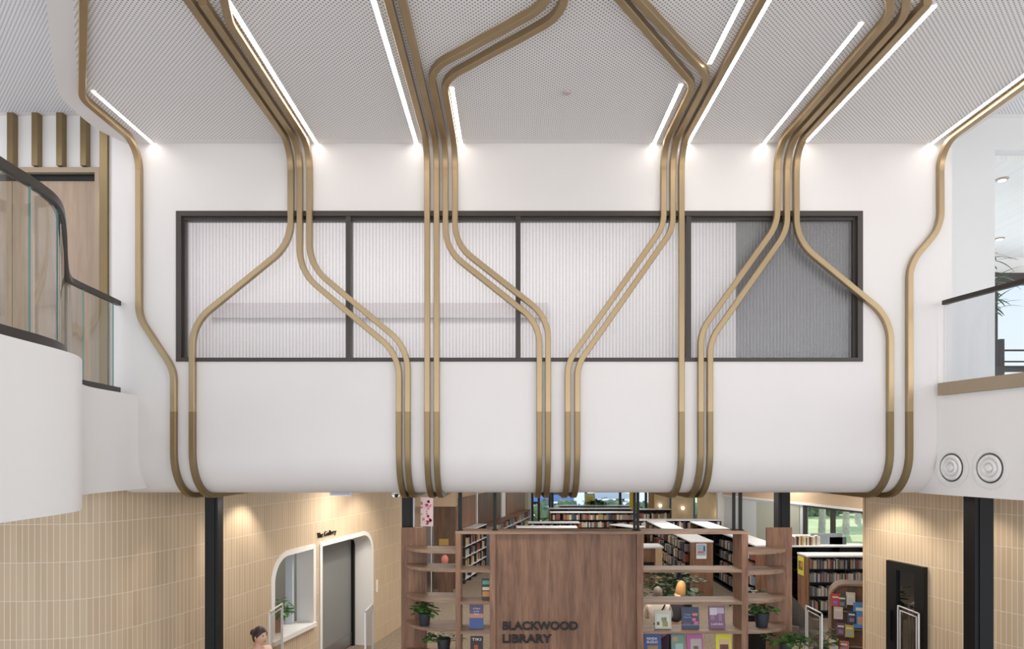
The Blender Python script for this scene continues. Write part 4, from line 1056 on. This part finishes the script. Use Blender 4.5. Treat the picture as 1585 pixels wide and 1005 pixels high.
# centre rows
def crow(px0, px1, Y, zt_, lab, ntier=2, key='', dens_=.92, wm=(.03, .06)):
    x0, x1 = X_(px0, Y), X_(px1, Y)
    bookcase('bookcase', (x0, Y), (x1, Y), T4, zt_, lab, .5)
    for i in range(ntier):
        z = T4[3-i]; fill((x0+.04, Y+.02), (x1-.04, Y+.02), z+.001, 'book on the %s shelf of the %s' % (('top', 'second')[i], key), 'books on the %s' % key, .25, dens_, *wm)
crow(852, 985, 29.0, 1.51, 'wide bookcase row in the centre above the sign panel', 2, 'wide central bookcase', .93, (.05, .1))
crow(985, 1117, 25.6, 1.5, 'bookcase row right of the paired posts above the screen', 1, 'bookcase right of the paired posts', .85, (.05, .09))
crow(818, 897, 24.6, 1.5, 'short bookcase row above the left of the sign', 1, 'short bookcase above the sign', .9, (.05, .09))
crow(800, 893, 23.0, 1.5, 'nearest low bookcase row above the left of the sign', 0, 'nearest central bookcase')
crow(850, 978, 31.2, 1.5, 'second last central bookcase row', 0, 'x'); crow(866, 975, 33.0, 1.5, 'last central bookcase row before the windows', 0, 'x')
crow(985, 1040, 29.5, 1.6, 'bookcase row in front of the birch wall', 1, 'bookcase before the birch wall', .9, (.05, .1))
for i, (a, b, Y) in enumerate(((993, 1020, 21.8), (1052, 1098, 22.6))):
    x0, x1 = X_(a, Y), X_(b, Y)
    o = MB().add([(x0, Y, 1.68), (x1-.1, Y-.9, 1.52), (x1+.35, Y-.6, 1.52), (x0+.3, Y+.1, 1.68), (x0, Y, 1.65), (x1-.1, Y-.9, 1.49), (x1+.35, Y-.6, 1.49), (x0+.3, Y+.1, 1.65)],
                 [(0,1,2,3),(7,6,5,4),(0,4,5,1),(1,5,6,2),(2,6,7,3),(3,7,4,0)])
# left wall of the library: wood panels, shelving in depth
la = Vector((-1.95, 20.0)); lb = Vector((.95, 33.2)); ldv = (lb-la).normalized(); lang = math.atan2(ldv.y, ldv.x)
def lib_left(u0, u1, z0, z1, off0, off1, name, m_):
    o = MB().box(u0, u1, off0, off1, z0, z1).build(name, m_); o.location = (la.x, la.y, 0); o.rotation_euler = (0, 0, lang); return o
struct(lib_left(0, 13.6, 0, 3.5, .1, .25, 'wall_library_left', M_tan))
pos = 0
for i, (u0, u1, m_) in enumerate(((1.0, 3.6, M_wood), (4.0, 7.4, M_wood2), (8.4, 12.4, M_wood))):
    tag(lib_left(u0, u1, .0, 2.55, .02, .1, 'wall_panel', m_), ('nearest', 'middle', 'farthest')[i]+' tall walnut panel on the left library wall', 'panel')
for i, u in enumerate((.85, 3.65, 7.6)):
    tag(lib_left(u, u+(.12 if i < 2 else .7), 0, 3.0, -.02 if i < 2 else .03, .1, 'white_pilaster', M_whiteshelf), ('nearest', 'middle', 'broadest')[i]+' white pilaster on the left library wall', 'pilaster')
def rotp(u, o_): return (la.x+ldv.x*u-ldv.y*o_*1.0, la.y+ldv.y*u+ldv.x*o_)
for j, (u0, u1, zt_, lab) in enumerate(((.9, 3.5, 1.55, 'tall media shelving along the left library wall'), (4.2, 11.6, 1.42, 'long grey shelving along the far left library wall'))):
    r = empty('wall_shelving', (la.x, la.y, 0), lang, lab, 'shelving')
    grey = mat('shelf_grey%d' % j, srgb(150, 156, 168), .5)
    MB().box(u0, u1, -.40, -.02, zt_, zt_+.03).build('top', M_wood if j else M_whiteshelf, r); MB().box(u0, u1, -.04, -.02, 0, zt_).build('back_panel', grey, r)
    for u in (u0, u1-.03, (u0+u1)/2, u0*.75+u1*.25, u0*.25+u1*.75): MB().box(u, u+.03, -.39, -.04, 0, zt_).build('upright', grey if j else M_frame, r)
    for z in (.15, .48, .81, 1.14): MB().box(u0, u1, -.40, -.04, z-.025, z).build('shelf', M_whiteshelf, r)
    for i, z in enumerate((1.14, .81, .48, .15)):
        if j and i > 1: continue
        a_ = rotp(u0+.05, -.34); b_ = rotp(u1-.05, -.34)
        fill(a_, b_, z+.001, 'item on the %s shelf of the %s' % (('top', 'second', 'third', 'bottom')[i], 'tall media shelving' if not j else 'far left shelving'),
             'media on the %s' % ('tall media shelving' if not j else 'far left shelving'), .22, .62 if not j else .25, .05, .12)
# clad column with brass plate, bulkhead and counter by the left shelves
r = empty('clad_column', (X_(688, 20), 20.2, 0), 0, 'dark walnut clad pillar with small brass plate behind left shelves', 'pillar')
MB().box(-.31, .31, -.2, .2, 0, 2.42).build('cladding', M_wood2, r); MB().box(-.16, .12, -.215, -.2, 1.28, 1.47).build('plate', mat('brass', srgb(190, 160, 90), .4, .6), r)
struct(MB().box(X_(643, 20), X_(706, 20), 19.9, 20.5, 2.42, 3.5).build('trim_7', M_tan))
o = MB().ell((0, 0, 0), (.10, .08, .14)).build('pink_vase', mat('pink_glaze', srgb(214, 130, 120), .4)); o.location = (X_(688.5, 19.0), 19.0, .87+.14)
tag(o, 'rounded pink vase seen between the left rounded shelves', 'vase')
tag(MB().box(-1.98, -1.60, 18.85, 19.15, 0, .87).build('walnut_plinth', M_wood2), 'walnut plinth beneath the pink vase', 'plinth')
struct(MB().box(-8.9, -1.0, 24.6, 24.7, 0, 3.5).build('wall_far_left', M_grey_wall))
struct(MB().box(-6, -2.62, 20.7, 20.8, 0, 3.5).build('trim_12', M_tan))
bd = MB().box(X_(651, 18), X_(670, 18), 18, 18.05, Z_(815, 18), Z_(770, 18)).box(X_(653, 18), X_(654, 18), 18, 18.03, 0, Z_(815, 18)).box(X_(667, 18), X_(668, 18), 18, 18.03, 0, Z_(815, 18)).build('floral_display', mat('floral', srgb(222, 206, 210), .6)); tag(bd, 'pink floral display board behind the left rounded shelves', 'board')
mb = MB()
for k in range(26):
    a_ = random.uniform(X_(652, 18), X_(668, 18)); b_ = random.uniform(Z_(812, 18), Z_(775, 18)); s_ = random.uniform(.015, .035); mb.box(a_-s_, a_+s_, 17.99, 18.0, b_-s_, b_+s_)
mb.build('printed_flowers', mat('floral_pink', srgb(214, 120, 150), .6), bd)

# far glazed wall
FY = 34.5
wf = MB(); x0, x1 = X_(822, FY), X_(1004, FY)
wf.box(x0, x1, FY, FY+.1, 3.2, 3.5); wf.box(x0, x1, FY, FY+.1, 0, .5)
w3 = struct(wf.build('window_3', M_frame))
for px in (824, 834, 851, 855, 907, 960, 1000): x = X_(px, FY); MB().box(x-.06, x+.06, FY-.02, FY+.1, .5, 3.2).build('mullion', M_frame, w3)
MB().box(x0, x1, FY+.04, FY+.05, .5, 3.2).build('pane', M_glass, w3)
struct(MB().box(X_(815, FY), X_(822, FY), FY-.2, FY+.1, 0, 3.5).build('trim_8', M_whiteshelf))
struct(MB().box(X_(1004, 31), X_(1013, 31), 30.9, 31.1, 0, 3.5).build('trim_9', mat('ochre_panel', srgb(176, 142, 96), .6)))
for i, (a, b, Y) in enumerate(((1013, 1036, 30.6), (1040, 1073, 29.2), (1080, 1111, 27.4))):
    o = struct(MB().box(X_(a, Y), X_(b, Y), Y, Y+.1, 0, 3.5).build('wall_birch', M_birch))
    gx, gy = ((1022, 783), (1057, 787), (1111.5, 797))[i]
    r = empty('globe_light', (X_(gx, Y-.1), Y-.1, Z_(gy, Y-.1)), 0, ('leftmost', 'middle', 'rightmost')[i]+' small glowing globe wall light at the birch panels', 'light', 'globe wall lights')
    MB().ell((0, 0, 0), (.075, .075, .075)).build('globe', mat('globe_lit', (1, .95, .85, 1), emit=(1, .85, .65, 1), es=3), r, smooth=True)
    MB().lathe([(.05, 0), (.05, .03), (.01, .04)], (0, .06, -.02), 16, M=Matrix.Rotation(-PI/2, 3, 'X')).build('wall_bracket', M_birch, r)
w4 = struct(MB().box(X_(1036, 31), X_(1040, 31), 30.9, 31, 0, 3.5).box(X_(1073, 30), X_(1075, 30), 29.9, 30, 0, 3.5).box(X_(1079, 30), X_(1081, 30), 29.9, 30, 0, 3.5).build('window_4', mat('blue_frame', srgb(70, 100, 140), .4)))
MB().box(X_(1074, 30), X_(1080, 30), 29.95, 29.96, 0, 3.5).build('pane', M_glass, w4)
struct(MB().box(X_(1111, 26.5), X_(1131, 26.5), 26.5, 26.7, 0, 3.5).build('trim_10', M_white))
# right wall with window
ra = Vector((8.3, 26.4)); rb = Vector((10.6, 16.2)); rdv = (rb-ra).normalized(); rang = math.atan2(rdv.y, rdv.x); RL = (rb-ra).length
def lib_right(u0, u1, z0, z1, o0, o1, name, m_, par=None):
    o = MB().box(u0, u1, o0, o1, z0, z1).build(name, m_, par)
    if par is None: o.location = (ra.x, ra.y, 0); o.rotation_euler = (0, 0, rang)
    return o
def u_at(px):  # where the sight line at px meets the right library wall
    k = (px-CX)/F   # x = k*y
    return (k*ra.y-ra.x)/(rdv.x-k*rdv.y)
u1, u2 = u_at(1244), u_at(1341)+.2
struct(lib_right(-1, RL+1, 2.40, 3.5, -.05, .25, 'wall_library_right_head', M_tan))
struct(lib_right(0, u1-.05, 0, 2.40, 0, .2, 'wall_library_right', mat('blue_white', srgb(212, 218, 224), .6)))
struct(lib_right(u1-.05, u2, 0, .95, 0, .2, 'wall_library_right_sill', M_whiteshelf))
struct(lib_right(u2, RL+1, 0, 2.40, 0, .2, 'wall_library_right_end', M_white))
struct(lib_right(-.5, u2, 2.34, 2.41, -.07, -.0, 'trim_11', M_whiteshelf))
tag(lib_right(u_at(1172), u_at(1238), .9, 2.28, -.03, 0, 'pinboard', M_sage), 'sage green pinboard behind the right black column', 'pinboard')
w5 = struct(lib_right(u1, u1+.08, .95, 2.34, -.02, .08, 'window_5', M_frame))
um = u_at(1288)
for a_, b_ in ((um-.06, um+.06), (u2-.10, u2)): lib_right(a_, b_, .95, 2.34, -.02, .08, 'mullion', M_frame, w5)
lib_right(u1, u2, 2.28, 2.34, -.02, .08, 'frame_head', M_frame, w5); lib_right(u1, u2, .95, .99, -.02, .08, 'frame_sill', M_frame, w5)
lib_right(u1, u2, .99, 2.28, .03, .036, 'pane', M_glass, w5)

# curved-top walnut display with paperbacks
r = empty('book_display', (6.03, 12.9, 0), math.radians(-22), 'round-topped walnut display stand holding face-out paperbacks', 'display stand')
zt_ = 1.50; pts = [(0, 0)]
for k in range(13):
    a_ = PI/2*k/12; pts.append((.28-.28*math.cos(a_), zt_-.28+.28*math.sin(a_)))
pts += [(1.3, zt_), (1.3, 0)]
MB().prism(pts, .0, .03, axis='Y').build('face_panel', M_wood2, r)
mb = MB(); n = len(pts)
for i in range(1, n-2):
    a_, b_ = Vector(pts[i-1] if i == 1 else pts[i-1]), Vector(pts[i])
mb = MB(); path = pts[:-1]
for a_, b_ in zip(path[:-1], path[1:]):
    mb.add([(a_[0], -.03, a_[1]), (b_[0], -.03, b_[1]), (b_[0], .5, b_[1]), (a_[0], .5, a_[1])], [(0, 1, 2, 3)])
o = mb.build('rounded_edge', M_woodh, r, recalc='weld'); md = o.modifiers.new('s', 'SOLIDIFY'); md.thickness = .03
for z in (.35, .68, 1.0): MB().box(.1, 1.25, -.06, 0, z-.015, z).build('ledge', M_woodh, r)
fo = [((1293, 928), (200, 72, 62), 'red'), ((1303, 930), (70, 84, 78), 'dark green'), ((1316, 926), (214, 208, 196), 'cream'),
      ((1297, 948), (206, 190, 180), 'pale patterned'), ((1318, 955), (66, 80, 108), 'slate blue'), ((1301, 973), (110, 80, 104), 'purple'),
      ((1314, 976), (190, 176, 90), 'yellow and black'), ((1290, 996), (220, 204, 160), 'buff'), ((1306, 1001), (196, 120, 110), 'salmon'), ((1334, 952), (80, 140, 200), 'blue and orange large')]
for (px, py), c, nm in fo:
    # ray onto the tilted face
    ang = math.radians(-22); k = (px-CX)/F; nvec = Vector((-math.sin(ang)*-1, 0)); dvv = Vector((math.cos(ang), math.sin(ang)))
    # x = k y ; point = c0 + u*dvv
    c0 = Vector((6.03, 12.9)); u = (k*c0.y-c0.x)/(dvv.x-k*dvv.y); q = c0+dvv*u
    z = EYE-(py-HY)/F*q.y; big = 'large' in nm
    hw, hh = (.15, .24) if big else (.075, .115)
    b_ = empty('paperback', (q.x+math.sin(ang)*.05, q.y-math.cos(ang)*.05, z-hh), ang, nm+' paperback facing out on the round-topped display', 'book', 'paperbacks on the round-topped display')
    MB().box(-hw, hw, -.02, .015, 0, 2*hh).build('cover', mat('pb_'+nm.replace(' ', '_'), srgb(*c), .5), b_)
    MB().box(hw-.001, hw+.004, -.017, .012, .004, 2*hh-.004).build('page_block', M_pages, b_)
    MB().box(-hw*.7, hw*.7, -.0215, -.02, hh*1.35, hh*1.6).build('cover_title', M_pages, b_)
    MB().box(-hw*.5, hw*.5, -.0215, -.02, hh*.3, hh*.9).build('cover_art', mat('pba_'+nm.replace(' ', '_'), srgb(*(int(x*.55+95) if i_ != 1 else int(x*.6+70) for i_, x in enumerate(c[::-1]))), .5), b_)

# tub chair
r = empty('tub_chair', (X_(1243, 13.4), 13.4, 0), math.radians(35), 'grey upholstered tub chair near the right security gate', 'chair')
mb = MB(); n = 24; vs = []; fs = []
for i in range(n+1):
    a_ = -PI*.12+PI*1.24*i/n; hz = .62+.52*max(0, math.sin(a_))**1.5
    for rr_, z in ((.36, .38), (.41, hz), (.37, hz+.01), (.31, .40)): vs.append((rr_*math.cos(a_), rr_*math.sin(a_), z))
for i in range(n):
    for k in range(4): fs.append((i*4+k, i*4+(k+1) % 4, (i+1)*4+(k+1) % 4, (i+1)*4+k))
fs += [(0, 1, 2, 3), (n*4+3, n*4+2, n*4+1, n*4)]
mb.add(vs, fs).build('backrest', M_chair, r, smooth=True, angle=50)
MB().lathe([(.02, .34), (.30, .34), (.33, .40), (.31, .47), (.25, .49), (.01, .495)], n=28).build('seat', M_chair, r, smooth=True)
for k in range(4):
    a_ = PI/4+k*PI/2; MB().tube([(.12*math.cos(a_), .12*math.sin(a_), .34), (.30*math.cos(a_), .30*math.sin(a_), 0)], [.016, .011]).build('leg', M_black, r)

if rest.v: tag(rest.build('distant_books', [bpy.data.materials['spine_%d' % i] for i in range(len(BC))]), 'remaining tiny books on the far library shelves', 'books', None, 'stuff')

# ------------------------------------------------------------------ outside
struct(MB().box(-30, 60, 37, 120, -.6, -.5).box(10.8, 60, 10, 37, -.6, -.5).build('ground_outside', M_lawn))
def tree(x, y, h, lab, cr=1.5):
    r = empty('tree', (x, y, -.5), 0, lab, 'tree')
    MB().tube([(0, 0, 0), (.1, 0, h*.5), (0, .1, h*.8)], [.2, .15, .08]).build('trunk', M_bark, r)
    mb = MB()
    for k in range(170):
        a_ = random.uniform(0, 2*PI); rr_ = cr*random.random()**.5; zz = h*.75+random.uniform(-1, 1)*cr*.8
        mb.ell((rr_*math.cos(a_), rr_*math.sin(a_), zz), (.3, .3, .18), 6, 4, jit=.6)
    mb.build('crown', M_hedge, r)
tree(16.4, 36, 6.5, 'pale trunked tree left of centre in the right library window'); tree(18.9, 38.5, 6.5, 'pale trunked tree in the right half of the library window'); tree(22.9, 45, 6.5, 'farther tree on the lawn beyond the right library window')
def hedge(x0, x1, y, h, lab):
    mb = MB()
    for k in range(int((x1-x0)*14)): mb.ell((random.uniform(x0, x1), y+random.uniform(-.5, .5), -.5+random.uniform(.1, h)), (.35, .3, .3), 6, 4, jit=.7)
    tag(mb.build('hedge', M_hedge), lab, 'hedge')
hedge(15, 32, 50, 2.1, 'green hedge beyond the lawn outside the right window'); hedge(-3, 12, 44, 1.3, 'green hedge outside the central library windows')
def car(x, y, col, lab):
    r = empty('parked_car', (x, y, -.5), 0, lab, 'car')
    MB().prism([(-2.1, .3), (-2.1, .75), (-1.3, .88), (-.8, 1.4), (.8, 1.42), (1.4, .92), (2.1, .8), (2.1, .3)], -.8, .8, axis='Y').build('body', mat('car_'+lab[:5].strip(), srgb(*col), .3, .2), r, smooth=True, angle=20)
    MB().prism([(-1.15, .9), (-.72, 1.33), (.72, 1.35), (1.2, .93)], -.81, .81, axis='Y').build('windows', mat('car_glass', srgb(60, 72, 84), .1), r)
    for xx in (-1.3, 1.3):
        for yy in (-.78, .62): MB().lathe([(.32, 0), (.32, .16)], (xx, yy, .32), 20, M=Matrix.Rotation(-PI/2, 3, 'X')).build('wheel', M_black, r)
car(3.6, 62, (120, 150, 200), 'blue car parked outside the central library windows'); car(9.3, 66, (214, 216, 220), 'white car parked outside the central library windows'); car(25, 53.5, (170, 190, 214), 'pale blue car beyond the lawn outside the right window')
struct(MB().box(-20, 17, 46, 110, -.49, -.47).build('road_outside', M_road))
o = MB().box(X_(905, 34.3), X_(921, 34.3), 34.3, 34.33, Z_(785, 34.3), Z_(764, 34.3)).build('window_poster', mat('poster_cream', srgb(240, 236, 200), .5)); tag(o, 'cream poster with yellow mark in the central library window', 'poster')
MB().box(X_(908, 34.3), X_(917, 34.3), 34.28, 34.3, Z_(782, 34.3), Z_(769, 34.3)).build('printed_mark', mat('poster_ylw', srgb(236, 220, 90), .5), o)
o = MB().box(X_(974, 34.3), X_(984, 34.3), 34.2, 34.25, .0, 3.3).build('yellow_banner', mat('banner_yel', srgb(240, 206, 60), .5)); tag(o, 'narrow yellow banner left of the paired posts', 'banner')
leafy('window_plant', X_(927, 33.9), 33.95, 0, .2, 1.25, 50, .3, .62, 'leafy green plant against the central library window', None, 33, M_leaf, .16)

print('BOOKS', BOOKS[0])
